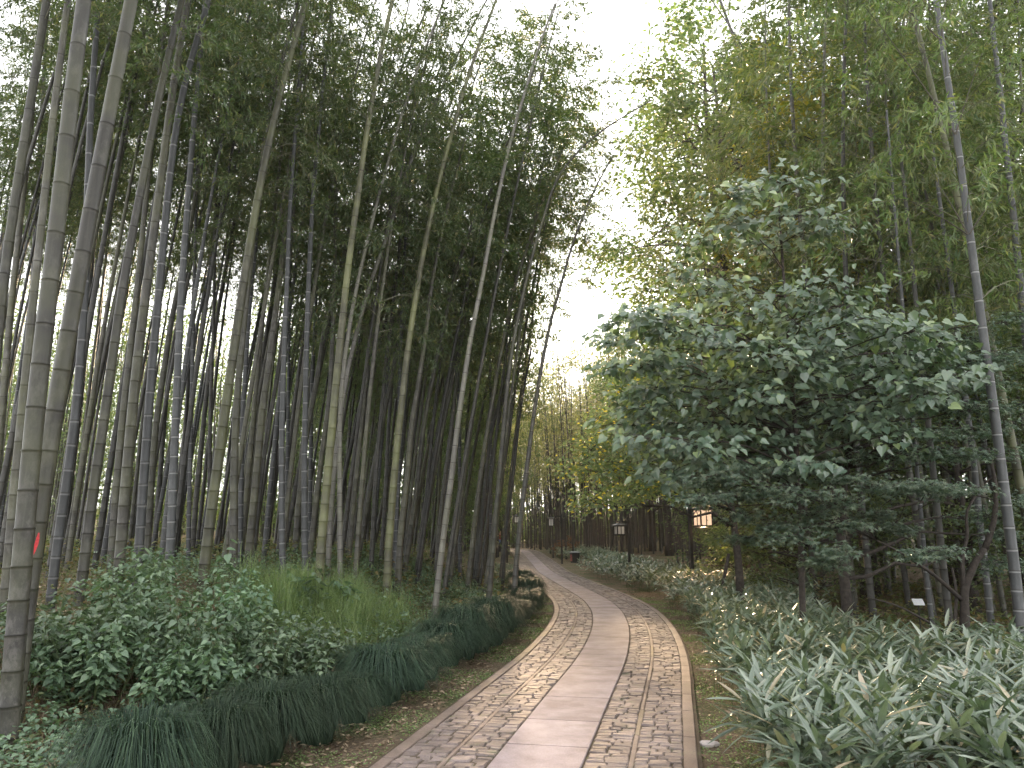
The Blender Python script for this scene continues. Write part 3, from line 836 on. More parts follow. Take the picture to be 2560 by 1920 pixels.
 ([(2232,1400),(2197,711),(2179,603),(2154,512),(2124,410),(2100,313),(2076,241)], 12, 7, 'olive', 'culm leaning left past the golden backlit foliage', 0),
 ([(2338,1610),(2322,1500),(2312,1400),(2306,1330),(2290,1150)], 13, 10, 'blue', 'slim grey culm in the shade behind the white plaque', 0),
 ([(2378,1600),(2362,1450),(2350,1350),(2330,1150)], 20, 15, 'dark', 'dim thick culm in the shade between plaque and maple trunk', 0),
 ([(2480,1585),(2470,1480),(2460,1400),(2447,1290),(2440,1200),(2425,1080)], 18, 14, 'blue', 'bluish culm seen through the fork of the maple trunk', 0),
]
def hand_bamboo(pix, w0, w1, look, label, mottled, i):
    base = np.array(pix[0], float)
    g = on_ground(base[0], min(base[1], 1915))
    d = g[1]
    dia = w0 * d / F_PX
    lo, hi = (0.115, 0.155) if w0 > 18 else (0.085, 0.14)
    if w0 < 11: lo, hi = 0.05, 0.10
    if dia > hi: d = hi * F_PX / w0
    lean_y = random.uniform(-0.02, 0.03)
    pts = []
    for k, (px, py) in enumerate(pix):
        p = at_depth(px, py, d)
        dd = d + lean_y * max(0, p[2])
        pts.append(at_depth(px, py, dd))
    pts = np.array(pts)
    # run the foot down (or up) to the terrain
    dirn = pts[1] - pts[0]
    for _ in range(8):
        z = float(ground(pts[0][0], pts[0][1]))
        pts[0] = pts[0] + dirn * ((z - 0.03 - pts[0][2]) / max(dirn[2], 1e-3))
    pts = pts[np.concatenate([[True], pts[1:, 2] > pts[0][2] + 0.05])]
    root = pts[0].copy()
    # carry the stem on above the frame
    tip_d = unit(pts[-1] - pts[-2]); zt = pts[-1][2]
    short = zt < 8.5 or pix[-1][1] > 30 or True
    H = random.uniform(12.5, 14.5) if pix[-1][1] < 120 else max(zt + random.uniform(2.0, 3.0), 8.5)
    if 'bare tip' in label or 'fishing rod' in label or 'last culm' in label: H = zt
    cur, dcur = pts[-1].copy(), tip_d.copy()
    ext = []
    while cur[2] < H and dcur[2] > 0.2:
        dcur = unit(dcur + np.array([dcur[0] * 0.05, 0, -0.01]))
        cur = cur + dcur * 0.5
        ext.append(cur.copy())
    allp = np.array(list(pts) + ext) - root
    Q = smooth_poly(allp, 60)
    td0 = d
    r0 = w0 * at_cam(d, pix[0]) / F_PX / 2
    L1 = np.linalg.norm(np.diff(pts, axis=0), axis=1).sum()
    L2 = L1 + (np.linalg.norm(np.diff(np.array([pts[-1]] + ext), axis=0), axis=1).sum() if ext else 0)
    rt = w1 * at_cam(d, pix[-1]) / F_PX / 2
    r1 = max(0.006, r0 - (r0 - rt) * L2 / L1) if L2 > L1 else rt
    if ext: r1 = max(0.008, min(r1, rt * 0.5))
    t = thing('bamboo', label, 'bamboo', tuple(root), 0, None)
    pale = {'blue': 0.6, 'dark': 0.12, 'olive': 0.12, 'moss': 0.1, 'pale': 0.15}[look]
    mobj('culm', culm_mesh('culm', Q, r0, r1, M[look], L2, 14 if w0 > 15 else 10, 0.20, 0.42 if w0 > 18 else 0.36, mottled, pale), t)
    # head
    n = len(Q)
    zs = Q[:, 2]
    if 'bare tip' in label or 'fishing rod' in label or 'last culm' in label:
        k0 = int(n * 0.72)
        add_crown(t, Q[k0], Q[-1], fat=0.38)
    else:
        z0 = zs[-1] - 6.0 if zs[-1] > 11 else zs[-1] - 3.2
        right = pix[0][0] > 1500
        if right: z0 = 4.6
        k0 = int(np.argmin(abs(zs - max(3.2, z0))))
        if not right or pix[-1][1] < 480: add_crown(t, Q[k0], Q[-1], fat=1.15 if right else 0.85 if zs[-1] > 11 else 0.6, warm=right)
    return t, Q + root, d
def at_cam(d, p):
    """camera-axis depth of a point seen at pixel p at world depth d"""
    r = ray(*p)
    return d / r[1]
HB = [hand_bamboo(*h, i) for i, h in enumerate(HAND)]

# ------------------------------------------------------------------ grown bamboo (copies)
def template_bamboo(k, look, lean=0.0, H=14.0, r0=0.052, crown_from=0.45, warm=False):
    """one whole bamboo of its own, bent towards +x near the top"""
    z = np.linspace(0, 1, 40)
    bend = random.uniform(0.4, 1.3)
    pts = np.stack([bend * z ** 2.4, 0.15 * np.sin(z * 3 + k) * z, H * z], 1)
    t = thing('bamboo', 'x', 'bamboo', (0, 0, -50))
    t['proto'] = k
    mobj('culm', culm_mesh('culm', pts, r0, 0.010, M[look], H, 9, 0.2, 0.38, 0.3, 0.4 if look == 'blue' else 0.10), t)
    k0 = int(40 * crown_from)
    km = (k0 + 40) // 2
    add_crown(t, pts[k0], pts[-1], k, warm, 1.35 if warm else 1.1)
    return t
PROTO = {}
for k, (look, cf, warm) in enumerate([('olive', .45, 0), ('dark', .42, 0), ('blue', .48, 0), ('olive', .38, 0), ('dark', .50, 0), ('moss', .45, 0), ('olive', .30, 1), ('dark', .28, 1), ('pale', .35, 1), ('dark', .16, 0), ('olive', .20, 0), ('olive', .62, 0), ('dark', .6, 0), ('blue', .64, 0)]):
    PROTO[k] = [template_bamboo(k, look, H=random.uniform(12.5, 14.5), crown_from=cf, warm=bool(warm)), False]
def place_bamboo(k, x, y, az, lean, s, label, group):
    src, used = PROTO[k]
    if used:
        r = src.copy(); COL.objects.link(r)
        for ch in list(src.children):
            c = ch.copy(); COL.objects.link(c); c.parent = r
    else:
        r = src; PROTO[k][1] = True
    r.location = (x, y, float(ground(x, y)) - 0.03)
    q = Matrix.Rotation(lean, 4, 'Y') @ Matrix.Rotation(az, 4, 'Z')
    r.rotation_euler = q.to_euler()
    r.scale = (s, s, s)
    r['label'] = label; r['group'] = group
    return r
taken = [(float(q[0][0]), float(q[0][1])) for _, q, _ in HB]
def free(x, y, gap):
    return all((x - a) ** 2 + (y - b) ** 2 > gap * gap for a, b in taken)
def sunlane(x, y):
    """the open lane over the path towards the sun"""
    if y > 16 and abs(x - (0.9 + 0.038 * y)) < 1.0: return True
    return y > 14 and any(-1.2 < x - (a + 0.0384 * (y - b)) < 3.0 for a, b in ((2.45, 13.0), (3.0, 10.5), (1.1, 17.5)))
def grow(n, y0, y1, xr, kinds, label, group, lean=(0.03, 0.10), gap=0.8, smin=0.85, smax=1.12, power=1.0, test=None):
    c = tries = 0
    while c < n and tries < n * 60:
        tries += 1
        y = y0 + (y1 - y0) * random.random() ** power
        xa, xb = xr(y)
        x = random.uniform(xa, xb)
        if not free(x, y, gap): continue
        if abs(x - pc(y)) < HALF + 1.3: continue
        if sunlane(x, y): continue
        if test and not test(x, y): continue
        taken.append((x, y))
        place_bamboo(random.choice(kinds(x, y) if callable(kinds) else kinds), x, y, random.gauss(0, 0.7), random.uniform(*lean), random.uniform(smin, smax), label, group)
        c += 1
    return c
vis = lambda y: -0.66 * y - 1.0
n1 = grow(102, 11.5, 27, lambda y: (vis(y), pc(y) - HALF - 3.0 - max(0, (15 - y))), lambda x, y: [11, 12, 12, 13] if x < -0.30 * y else [0, 1, 1, 2, 3, 4, 4, 5], 'slender bamboo among the crowded culms deep in the left grove', 'crowded bamboos deep in the left grove', (0.02, 0.10), 0.62, 0.85, 1.1)
n2 = grow(32, 27, 42, lambda y: (-0.30 * y, pc(y) - HALF - 1.6), [0, 1, 1, 4, 3], 'thin distant bamboo in the dim back of the left grove', 'bamboos at the back of the left grove', (0.0, 0.09), 0.9, 0.85, 1.1)
for (x, y) in ((3.5, 46), (3.3, 57)):  # extra bamboos, added to keep low sun off the slabs
    place_bamboo(random.choice([0, 3, 6]), x, y, random.gauss(0, .7), random.uniform(-.03, .01), 1.08, 'added bamboo close to the far right kerb, screening the low sun', 'bamboos at the far right kerb')
n5 = grow(18, 22, 38, lambda y: (-9, pc(y) - HALF - 1.6), [9, 10], 'bamboo leafy almost to the ground in the shaded middle of the grove', 'low leafy bamboos left of the path bend', (0.02, 0.10), 0.9, 0.9, 1.1)
n3 = grow(30, 30, 56, lambda y: (pc(y) + HALF + 1.6, 0.30 * y), [1, 1, 0, 6, 7], 'dark distant bamboo standing right of the far end of the path', 'bamboos beyond the path bend', (-0.08, 0.01), 0.9, 0.85, 1.1)
n4 = grow(20, 11.5, 27, lambda y: (max(pc(y) + HALF + 2.6, 0.20 * y), 0.72 * y), [6, 7, 6], 'feathery yellow green bamboo rising behind the trees on the right bank', 'feathery bamboos on the right bank', (-0.12, -0.02), 1.0, 0.85, 1.12)
n6 = grow(11, 12.5, 19, lambda y: (max(pc(y) + HALF + 3.2, 0.26 * y), 0.66 * y), [6, 7, 6], 'tall feathery bamboo whose head reaches the top edge on the right', 'tall feathery bamboos on the right bank', (-0.10, -0.02), 1.0, 1.2, 1.38)
print('grown', n1, n2, n3, n4, n5, n6)
for k, (src, used) in PROTO.items():
    if not used:
        for ch in list(src.children): bpy.data.objects.remove(ch)
        bpy.data.objects.remove(src)

# far groves: nobody could count these
def far_grove(name, n, yr, xr, leaf_mat_, seed, Hr=(12, 15.5), leaf=0.26, per=260, low=0.3, stem_mat='dark', gap=1.0, lanes=()):
    rs = np.random.default_rng(seed)
    st = Acc(); LP, LD = [], []
    c = 0
    while c < n:
        y = rs.uniform(*yr); xa, xb = xr(y); x = rs.uniform(xa, xb)
        if abs(x - pc(y)) < HALF + gap and y < 88: continue
        c += 1
        H = rs.uniform(*Hr); lean = rs.normal(0.5, 0.7) * (1 if x < pc(y) else -1)
        z = np.linspace(0, 1, 9)
        g = float(ground(x, y))
        P = np.stack([x + lean * z ** 1.6, y + 0 * z + 0.2 * np.sin(z * 3), g - 0.05 + H * z], 1)
        st.tube(P, np.linspace(0.07, 0.015, 9), 5, cap=False, cols=np.zeros((9, 3)))
        u = low + (1 - low) * rs.random(per) ** 0.75
        ax = np.stack([np.interp(u, z, P[:, k]) for k in range(3)], 1)
        an = rs.uniform(0, 6.28, per)
        rad = 1.35 * rs.random(per) ** 0.6 * (1.1 - 0.35 * u)
        # clumps: snap leaves towards a few spray centres
        ax[:, 0] += np.cos(an) * rad; ax[:, 1] += np.sin(an) * rad; ax[:, 2] += -0.35 * rad + rs.normal(0, 0.12, per)
        LP.append(ax); LD.append(np.stack([np.cos(an), np.sin(an), -0.5 + rs.normal(0, .5, per)], 1))
    LP, LD = np.concatenate(LP), np.concatenate(LD)
    for (lx, ly, lz, lr) in lanes:      # gaps in the far heads where the evening sun finds its way through
        dy = LP[:, 1] - ly
        dx = LP[:, 0] - (lx + 0.0384 * dy); dz = LP[:, 2] - (lz + 0.2625 * dy)
        keep = dx * dx + dz * dz > lr ** 2
        LP, LD = LP[keep], LD[keep]
    m_ = len(LP)
    N = np.array([0, 0, 1.0])[None] + rs.normal(0, 0.5, (m_, 3))
    V, cc, l, r = leaves_np(T_BLADE, LP, LD, N, leaf * rs.uniform(.6, 1.3, m_), leaf * 0.28 * rs.uniform(.7, 1.3, m_), rs.random(m_))
    root = bpy.data.objects.new(name, None); link(root)
    tag(root, kind='stuff')
    mobj('foliage', mesh_np('foliage', V, cc, l, M[leaf_mat_], False, r), root)
    st.obj('culms', M[stem_mat], root, True, True)
    return root
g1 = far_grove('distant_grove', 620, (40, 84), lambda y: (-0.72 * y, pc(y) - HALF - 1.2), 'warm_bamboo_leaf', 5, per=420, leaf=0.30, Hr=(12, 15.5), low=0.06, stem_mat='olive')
tag(g1, 'mass of far thin bamboo closing the view behind the left grove', 'bamboo grove')
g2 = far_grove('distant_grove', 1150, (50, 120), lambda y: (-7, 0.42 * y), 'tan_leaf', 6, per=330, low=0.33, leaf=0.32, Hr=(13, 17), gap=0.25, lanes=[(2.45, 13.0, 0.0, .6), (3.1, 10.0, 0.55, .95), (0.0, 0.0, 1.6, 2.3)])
g3 = far_grove('distant_grove', 300, (32, 66), lambda y: (max(pc(y) + 6, 0.25 * y), 0.76 * y), 'bamboo_leaf', 8, per=420, leaf=0.28, low=0.03)
tag(g3, 'dim far bamboo mass behind the trees of the right bank', 'bamboo grove')
tag(g2, 'hazy golden bamboo mass beyond the far end of the path', 'bamboo grove')

def bezier(a, b, sag=0.0, n=7, up=0.25):
    a = np.array(a, float); b = np.array(b, float)
    t = np.linspace(0, 1, n)[:, None]
    m_ = (a + b) / 2 + np.array([0, 0, up * np.linalg.norm(b - a)])
    return (1 - t) ** 2 * a + 2 * t * (1 - t) * m_ + t * t * b

def build_tree(name, label, cat, base, trunk, r0, r1, clumps, leaf, group=None, extra=(), twig_n=10, seed=0, at=None, bark='bark', face=(0, 0)):
    """trunk: world points from the foot; clumps: (centre, rx, rz, n leaves, tilt x, tilt y);
    leaf: (template, length, width, material, flatness, droop)"""
    rs = np.random.default_rng(seed + 500)
    T, LL, LW, mt, flat, droop = leaf
    base = np.array(base, float)
    t = thing(name, label, cat, tuple(base), 0, group)
    trunk = np.array(trunk, float) - base
    a = Acc()
    tp = smooth_poly(trunk, 18)
    tr = np.linspace(r0, r1, 18); tr[0] *= 1.35; tr[1] *= 1.12
    a.tube(tp, tr, 9)
    for (pts, ra, rb) in extra:
        a.tube(smooth_poly(np.array(pts, float) - base, 12), np.linspace(ra, rb, 12), 7)
    a.obj('trunk', M[bark], t, True)
    ap, ar = [tp], [tr]
    for (pts, ra, rb) in extra:
        ap.append(smooth_poly(np.array(pts, float) - base, 12)); ar.append(np.linspace(ra, rb, 12))
    ap, ar = np.concatenate(ap), np.concatenate(ar)
    b = Acc(); LP, LD, LN, LS = [], [], [], []
    for (c, rx, rz, n, tx, ty) in clumps:
        c = np.array(c, float) - base
        # limb from the nearest lower trunk point
        dd = np.linalg.norm(ap - c, axis=1) + 1.2 * np.maximum(0, ap[:, 2] - c[2] + 0.15)
        k = int(np.argmin(dd))
        L = np.linalg.norm(c - ap[k])
        rb = min(ar[k] * 0.5, 0.012 + 0.012 * L)
        bz = bezier(ap[k], c, up=0.10 if c[2] > ap[k][2] else 0.2)
        bz[1:-1] += rs.normal(0, 0.02 * L, (len(bz) - 2, 3))
        b.tube(bz, np.linspace(rb, 0.006, len(bz)), 5)
        for _ in range(twig_n):
            an = rs.uniform(0, 6.28); q = rs.uniform(0.4, 1.0)
            dx, dy = math.cos(an) * rx * q, math.sin(an) * rx * q
            e = c + np.array([dx, dy, rs.normal(0, rz * 0.5) + tx * dx + ty * dy])
            m_ = (c + e) / 2 + np.array([0, 0, 0.08 * rx])
            b.tube([c + rs.normal(0, 0.02, 3), m_, e], [0.006, 0.004, 0.002], 3, cap=False)
            k2 = max(1, n // twig_n)
            f = rs.random(k2) ** 0.7
            P = c + (e - c) * f[:, None] + np.stack([rs.normal(0, rx * 0.22, k2), rs.normal(0, rx * 0.22, k2), rs.normal(0, rz * 0.45, k2)], 1)
            D = np.stack([np.cos(an) + rs.normal(0, .7, k2), np.sin(an) + rs.normal(0, .7, k2), -droop + rs.normal(0, .25, k2)], 1)
            N = np.stack([rs.normal(0, 1 - flat, k2) + face[0], rs.normal(0, 1 - flat, k2) + face[1], np.ones(k2)], 1)
            LP.append(P); LD.append(D); LN.append(N)
    LP, LD, LN = map(np.concatenate, (LP, LD, LN))
    n = len(LP)
    sz = rs.uniform(0.6, 1.2, n)
    V, cc, l, r = leaves_np(T, LP, LD, LN, LL * sz, LW * sz, rs.random(n))
    b.obj('branches', M[bark], t, True)
    mobj('foliage', mesh_np('foliage', V, cc, l, M[mt], False, r), t)
    return t

def px_clumps(rows, d, rx, rz, n, tx=0.0, ty=0.0, dj=0.5):
    out = []
    for (x, y) in rows:
        dd = d + random.uniform(-dj, dj)
        p = at_depth(x + random.uniform(-12, 12), y + random.uniform(-10, 10), dd)
        out.append((p, rx * random.uniform(.8, 1.2), rz * random.uniform(.8, 1.2), int(n * random.uniform(.8, 1.2)), tx, ty))
    return out

# broad leaved tree in front on the right
d0 = 9.9
foot = at_depth(2006, 1612, d0); foot[2] = ground(foot[0], foot[1])
tr = [foot + [0, 0, -0.05]] + [at_depth(a, b, d0) for a, b in ((2003, 1400), (1998, 1250), (1987, 1050), (1976, 900), (1962, 740), (1950, 560), (1945, 480))]
rows = [(1905,480),(1835,500),(1965,450),(2055,560),(1850,560),(1770,610),(1905,620),(1985,545),(1700,700),(1830,740),(1940,760),(2050,720),(1650,800),(1760,840),(1870,860),(1990,830),(2110,800),(2200,790),(2275,830),
        (1600,930),(1700,930),(1830,960),(1940,930),(1660,1020),(1780,1040),(1890,1050),(2040,900),(2140,880),(1960,1010),(1720,1130),(1820,1120),(1900,1140),(1990,1120),(1760,1180),(1700,1070),(1640,880),(1560,860),(1600,790),(2330,900),(2260,960),(1590,1060),(1650,1150),(1560,980),(2080,1010),(2170,1040)]
build_tree('broadleaf_tree', 'tree with big rounded grey green leaves right of the path, sparse at the top', 'tree', foot, tr, 0.042, 0.012,
           px_clumps(rows + [(x + 55, y + 42) for x, y in rows[7:]], d0, 0.64, 0.12, 96, 0, 0, 1.1), (T_HEART, 0.115, 0.10, 'linden_leaf', 0.62, 0.5), seed=1, face=(-0.25, -0.7))
# smaller leaved tree with yellow leaves by the bend
foot = on_ground(1828, 1500); foot = np.array([4.1, 14.6, float(ground(4.1, 14.6))])
tr = [foot + [0, 0, -0.05]] + [foot + [0, 0, 1.2], foot + [-0.1, 0, 2.4], foot + [-0.35, 0, 3.8], foot + [-0.5, 0.1, 5.0]]
rows = [(1440,1170),(1480,1120),(1500,1190),(1530,1090),(1560,1160),(1475,1260),(1540,1240),(1600,1220),(1660,1200),(1560,1020),(1600,1080),(1620,960),(1680,1040),(1700,960),(1650,1130),(1720,1110),(1580,930),(1540,960),(1500,1050)]
build_tree('broadleaf_tree', 'small leaved tree with scattered yellow leaves reaching over the path bend', 'tree', foot, tr, 0.085, 0.02,
           px_clumps(rows, 13.6, 0.60, 0.20, 420, 0, 0, 0.9), (T_OVATE, 0.075, 0.05, 'small_leaf', 0.5, 0.3), seed=2, face=(-0.4, -0.5))
# maples
foot = on_ground(2408, 1632)
dm = foot[1]
tr = [foot + [0, 0, -0.05]] + [at_depth(a, b, dm) for a, b in ((2412, 1560), (2410, 1470), (2440, 1400), (2462, 1372))]
ex = [([at_depth(2410, 1480, dm), at_depth(2403, 1380, dm), at_depth(2425, 1340, dm), at_depth(2408, 1280, dm), at_depth(2440, 1240, dm)], 0.035, 0.015),
      ([at_depth(2462, 1372, dm), at_depth(2486, 1310, dm), at_depth(2492, 1220, dm), at_depth(2470, 1120, dm)], 0.045, 0.02),
      ([at_depth(2403, 1600, dm - .1), at_depth(2330, 1560, dm - .2), at_depth(2240, 1510, dm - .3), at_depth(2160, 1492, dm - .4)], 0.024, 0.008),
      ([at_depth(2405, 1500, dm), at_depth(2340, 1440, dm - .3), at_depth(2260, 1385, dm - .6), at_depth(2190, 1350, dm - .8)], 0.032, 0.010),
      ([at_depth(2385, 1590, dm), at_depth(2392, 1480, dm), at_depth(2380, 1420, dm)], 0.03, 0.015)]
rows1 = [(1770,1195),(1850,1180),(1930,1170),(2010,1172),(2090,1190),(2170,1225),(2250,1215),(2330,1215),(2400,1235),(1760,1245),(1840,1240),(1930,1235),(2020,1235),(2110,1255),(2190,1285),(2260,1325),
         (1850,1300),(1940,1305),(2020,1300),(2100,1320),(2300,1375),(1990,1350),(2060,1370),(2055,1410),(1890,1350)]
build_tree('maple_tree', 'maple with a forked black trunk and drooping layered sprays of lobed leaves', 'tree', foot, tr, 0.075, 0.04,
           px_clumps(rows1, dm - 2.0, 0.42, 0.075, 230, 0.10, 0, 0.5), (T_MAPLE, 0.062, 0.075, 'maple_leaf', 0.72, 0.35), extra=ex, seed=3, face=(-0.15, -0.6))
foot = np.array([4.75, 11.6, float(ground(4.75, 11.6))])
tr = [foot + [0, 0, -0.05], foot + [0.02, 0, 0.7], foot + [-0.02, 0, 1.5], foot + [0.1, 0, 2.4], foot + [0.5, 0.2, 3.6], foot + [0.7, 0.2, 4.4]]
rows2 = [(x, y) for y in (905, 965, 1020, 1080, 1140) for x in range(1830 + (y * 7) % 50, 2560, 92)] + [(2470,1290),(2540,1340),(2500,1400),(2560,1250),(2240,850),(2340,870),(2430,850),(2540,880),(2500,800)]
build_tree('maple_tree', 'darker maple behind the drooping one, its straight black trunk above the dwarf bamboo', 'tree', foot, tr, 0.085, 0.03,
           px_clumps(rows2, 11.2, 0.62, 0.11, 240, 0, 0, 0.9), (T_MAPLE, 0.070, 0.085, 'maple_leaf', 0.68, 0.35), seed=4, face=(-0.1, -0.5))

# tall woodland trees
def grown_tree(seed, H, R, low, leaf, nclump=46, nleaf=150, r0=0.16):
    rs = np.random.default_rng(seed)
    tr = [np.array([0, 0, -0.1]), np.array([0.05, 0, H * .25]), np.array([-0.1, 0.1, H * .5]), np.array([0.25, 0, H * .75]), np.array([0.1, 0.1, H * .93])]
    cl = []
    for i in range(nclump):
        t = rs.random()
        z = low + (H - low) * t
        rad = R * (0.35 + 0.65 * math.sin(math.pi * min(1, 0.22 + 0.75 * t))) * rs.uniform(0.25, 1.0) ** 0.6
        an = rs.uniform(0, 6.28)
        cl.append((np.array([rad * math.cos(an), rad * math.sin(an), z]), R * rs.uniform(.20, .36), R * rs.uniform(.10, .18), int(nleaf * rs.uniform(.6, 1.4)), 0, 0))
    return build_tree('woodland_tree', 'x', 'tree', (0, 0, 0), tr, r0, 0.03, cl, leaf, seed=seed, twig_n=9)
def copy_tree(src, x, y, rz, s, label, group, mat=None, first=False):
    r = src
    if not first:
        r = src.copy(); COL.objects.link(r)
        for ch in list(src.children):
            c = ch.copy(); COL.objects.link(c); c.parent = r
    r.location = (x, y, float(ground(x, y)) - 0.05)
    r.rotation_euler = (0, 0, rz); r.scale = (s, s, s)
    r['label'] = label
    if group: r['group'] = group
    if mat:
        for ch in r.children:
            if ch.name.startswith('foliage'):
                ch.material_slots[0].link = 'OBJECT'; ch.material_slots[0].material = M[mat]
    return r
TA = grown_tree(31, 15.5, 3.6, 4.5, (T_OVATE, 0.15, 0.085, 'canopy_leaf', 0.35, 0.3), 70, 190, 0.2)
TB = grown_tree(32, 13.0, 3.2, 2.5, (T_OVATE, 0.14, 0.075, 'canopy_leaf', 0.35, 0.3), 70, 190, 0.17)
TC = grown_tree(33, 6.2, 2.3, 0.8, (T_OVATE, 0.10, 0.055, 'canopy_leaf', 0.45, 0.3), 60, 170, 0.09)
tall = [(TA, 7.0, 24.5, 1.1, 1.22, 'tall airy green tree bounding the white sky gap, cut by the top edge', None),
        (TA, 11.6, 21.0, 5.5, 1.4, 'nearest tall green tree, its crown cut by the top edge right of the gap', None),
        (TB, 13.4, 19.5, 0.3, 1.5, 'green tree cut by the top edge behind the two grey right hand culms', None),
        (TA, 8.6, 19.5, 0.4, 0.98, 'tall tree with dark limbs and gold backlit leaves on the upper right', 'backlit_gold_leaf'),
        (TB, 10.2, 37.0, 1.4, 1.7, 'tall green tree whose crown edges the white sky gap right of the path', None),
        (TA, 8.2, 29.5, 2.2, 1.5, 'tall green tree just right of the sky gap, nearer than the crown edging it', None),
        (TB, 11.5, 33.0, 3.1, 1.7, 'mid green tree between the sky gap and the gold leaved tree', None),
        (TA, 16.5, 28.0, 4.0, 1.35, 'yellowish green tree just right of the gold leaved tree', None),
        (TB, 18.5, 22.5, 5.1, 1.4, 'dense green tree filling the right picture edge above the maples', None),
        (TA, 21.0, 34.0, 0.9, 1.1, 'tall tree far behind the two grey culms at the right edge', None),
        (TB, 15.0, 40.0, 2.0, 1.8, 'far green tree seen between the gold leaved tree and the sky gap', None),
        (TA, 9.6, 49.0, 3.3, 1.15, 'hazy tree beyond the path bend, close under the sun glow', None),
        (TB, 9.6, 55.0, 4.4, 1.3, 'hazy rounded tree right of the one under the sun glow', None)]
seen = set()
for src, x, y, rz, s, lb, mt in tall:
    copy_tree(src, x, y, rz, s, lb, 'tall woodland trees right of the path', mt, first=(src.name not in seen)); seen.add(src.name)
low_trees = [(6.3, 17.0, .9), (8.8, 15.5, 1.0), (7.6, 21.0, 1.1), (10.6, 19.0, 1.1), (6.9, 23.5, .9), (12.5, 15.8, 1.0), (9.2, 26.0, 1.2), (13.6, 21.5, 1.2), (7.8, 29.0, 1.0), (16.0, 18.0, 1.1), (11.8, 30.0, 1.3), (11.0, 13.6, .8)]
for i, (x, y, s) in enumerate(low_trees):
    copy_tree(TC, x, y, i * 1.3, s, 'low leafy tree in the dark undergrowth behind the maples', 'low leafy trees behind the maples', None, first=(i == 0))

# leaning bamboo heads over the path
for i, (x, y, ln, s, k) in enumerate([(-1.6, 20.5, .12, 1.18, 0), (-2.6, 22.0, .13, 1.2, 3), (-.7, 23.5, .12, 1.2, 5), (-3.2, 24.5, .15, 1.2, 0), (-1.9, 26.0, .14, 1.25, 3), (-1.3, 27.5, .10, 1.2, 1),
                                      (-2.8, 28.0, .14, 1.3, 4), (-4.2, 21.5, .15, 1.2, 1), (-4.6, 26.5, .16, 1.25, 0), (-3.6, 30.5, .13, 1.25, 1), (-2.2, 18.6, .11, 1.12, 4), (-3.5, 18.2, .13, 1.15, 3), (-5.4, 23.8, .14, 1.2, 4),
                                      (-1.2, 25.0, .14, 1.3, 1), (-0.7, 19.6, .12, 1.12, 0), (-1.5, 17.4, .14, 1.05, 3), (-0.4, 28.6, .10, 1.3, 1), (-2.4, 20.0, .15, 1.25, 0), (-5.0, 17.5, .13, 1.15, 1), (-0.9, 22.0, .10, .95, 3), (-0.4, 25.5, .09, 1.0, 0)]):
    if x > -1.65: k = 11 + i % 2
    src = [o for o in bpy.data.objects if o.get('category') == 'bamboo' and o.get('proto') == k]
    r0 = src[0]
    r = r0.copy(); COL.objects.link(r)
    for ch in list(r0.children):
        c = ch.copy(); COL.objects.link(c); c.parent = r
        if not ch.name.startswith('culm'): c.scale = (1.45, 1.45, c.scale[2])
    r.location = (x, y, float(ground(x, y)) - 0.03)
    r.rotation_euler = (Matrix.Rotation(ln, 4, 'Y') @ Matrix.Rotation(random.gauss(0, .5), 4, 'Z')).to_euler()
    r.scale = (s, s, s)
    r['label'] = 'bamboo with a full feathery head leaning out towards the path'
    r['group'] = 'leaning bamboos left of the path bend'

# ------------------------------------------------------------------ undergrowth
def leafy_shrub(name, label, cat, base, h, rad, n_stem, n_leaf, leaf, group=None, seed=0):
    rs = np.random.default_rng(900 + seed)
    T, LL, LW, mt = leaf
    t = thing(name, label, cat, base, 0, group)
    st = Acc(); LP, LD, LN = [], [], []
    for i in range(n_stem):
        an = rs.uniform(0, 6.28); r = rad * rs.random() ** 0.6
        b0 = np.array([math.cos(an) * r * 0.45, math.sin(an) * r * 0.45, -0.03])
        hh = h * rs.uniform(0.55, 1.05) * (1 - 0.35 * (r / rad) ** 2)
        tp = np.array([math.cos(an) * r * 1.1, math.sin(an) * r * 1.1, hh])
        pts = bezier(b0, tp, up=0.12, n=6)
        st.tube(pts, np.linspace(0.006, 0.002, 6), 4, cap=False)
        k = int(n_leaf * rs.uniform(.7, 1.3))
        u = 0.15 + 0.85 * rs.random(k) ** 0.75
        P = np.stack([np.interp(u, np.linspace(0, 1, 6), pts[:, q]) for q in range(3)], 1)
        a2 = rs.uniform(0, 6.28, k)
        off = rs.uniform(0.02, 0.09, k)
        P += np.stack([np.cos(a2) * off, np.sin(a2) * off, rs.normal(0, 0.015, k)], 1)
        LP.append(P); LD.append(np.stack([np.cos(a2), np.sin(a2), rs.normal(-0.25, 0.3, k)], 1))
        LN.append(np.stack([rs.normal(0, .35, k), rs.normal(0, .35, k), np.ones(k)], 1))
    LP, LD, LN = map(np.concatenate, (LP, LD, LN))
    n = len(LP); sz = rs.uniform(0.5, 1.15, n)
    V, cc, l, r = leaves_np(T, LP, LD, LN, LL * sz, LW * sz, rs.random(n))
    st.obj('stems', M['stem'], t, True)
    mobj('leaves', mesh_np('leaves', V, cc, l, M[mt], False, r), t)
    return t
NET = (T_HEART, 0.072, 0.052, 'nettle_leaf')
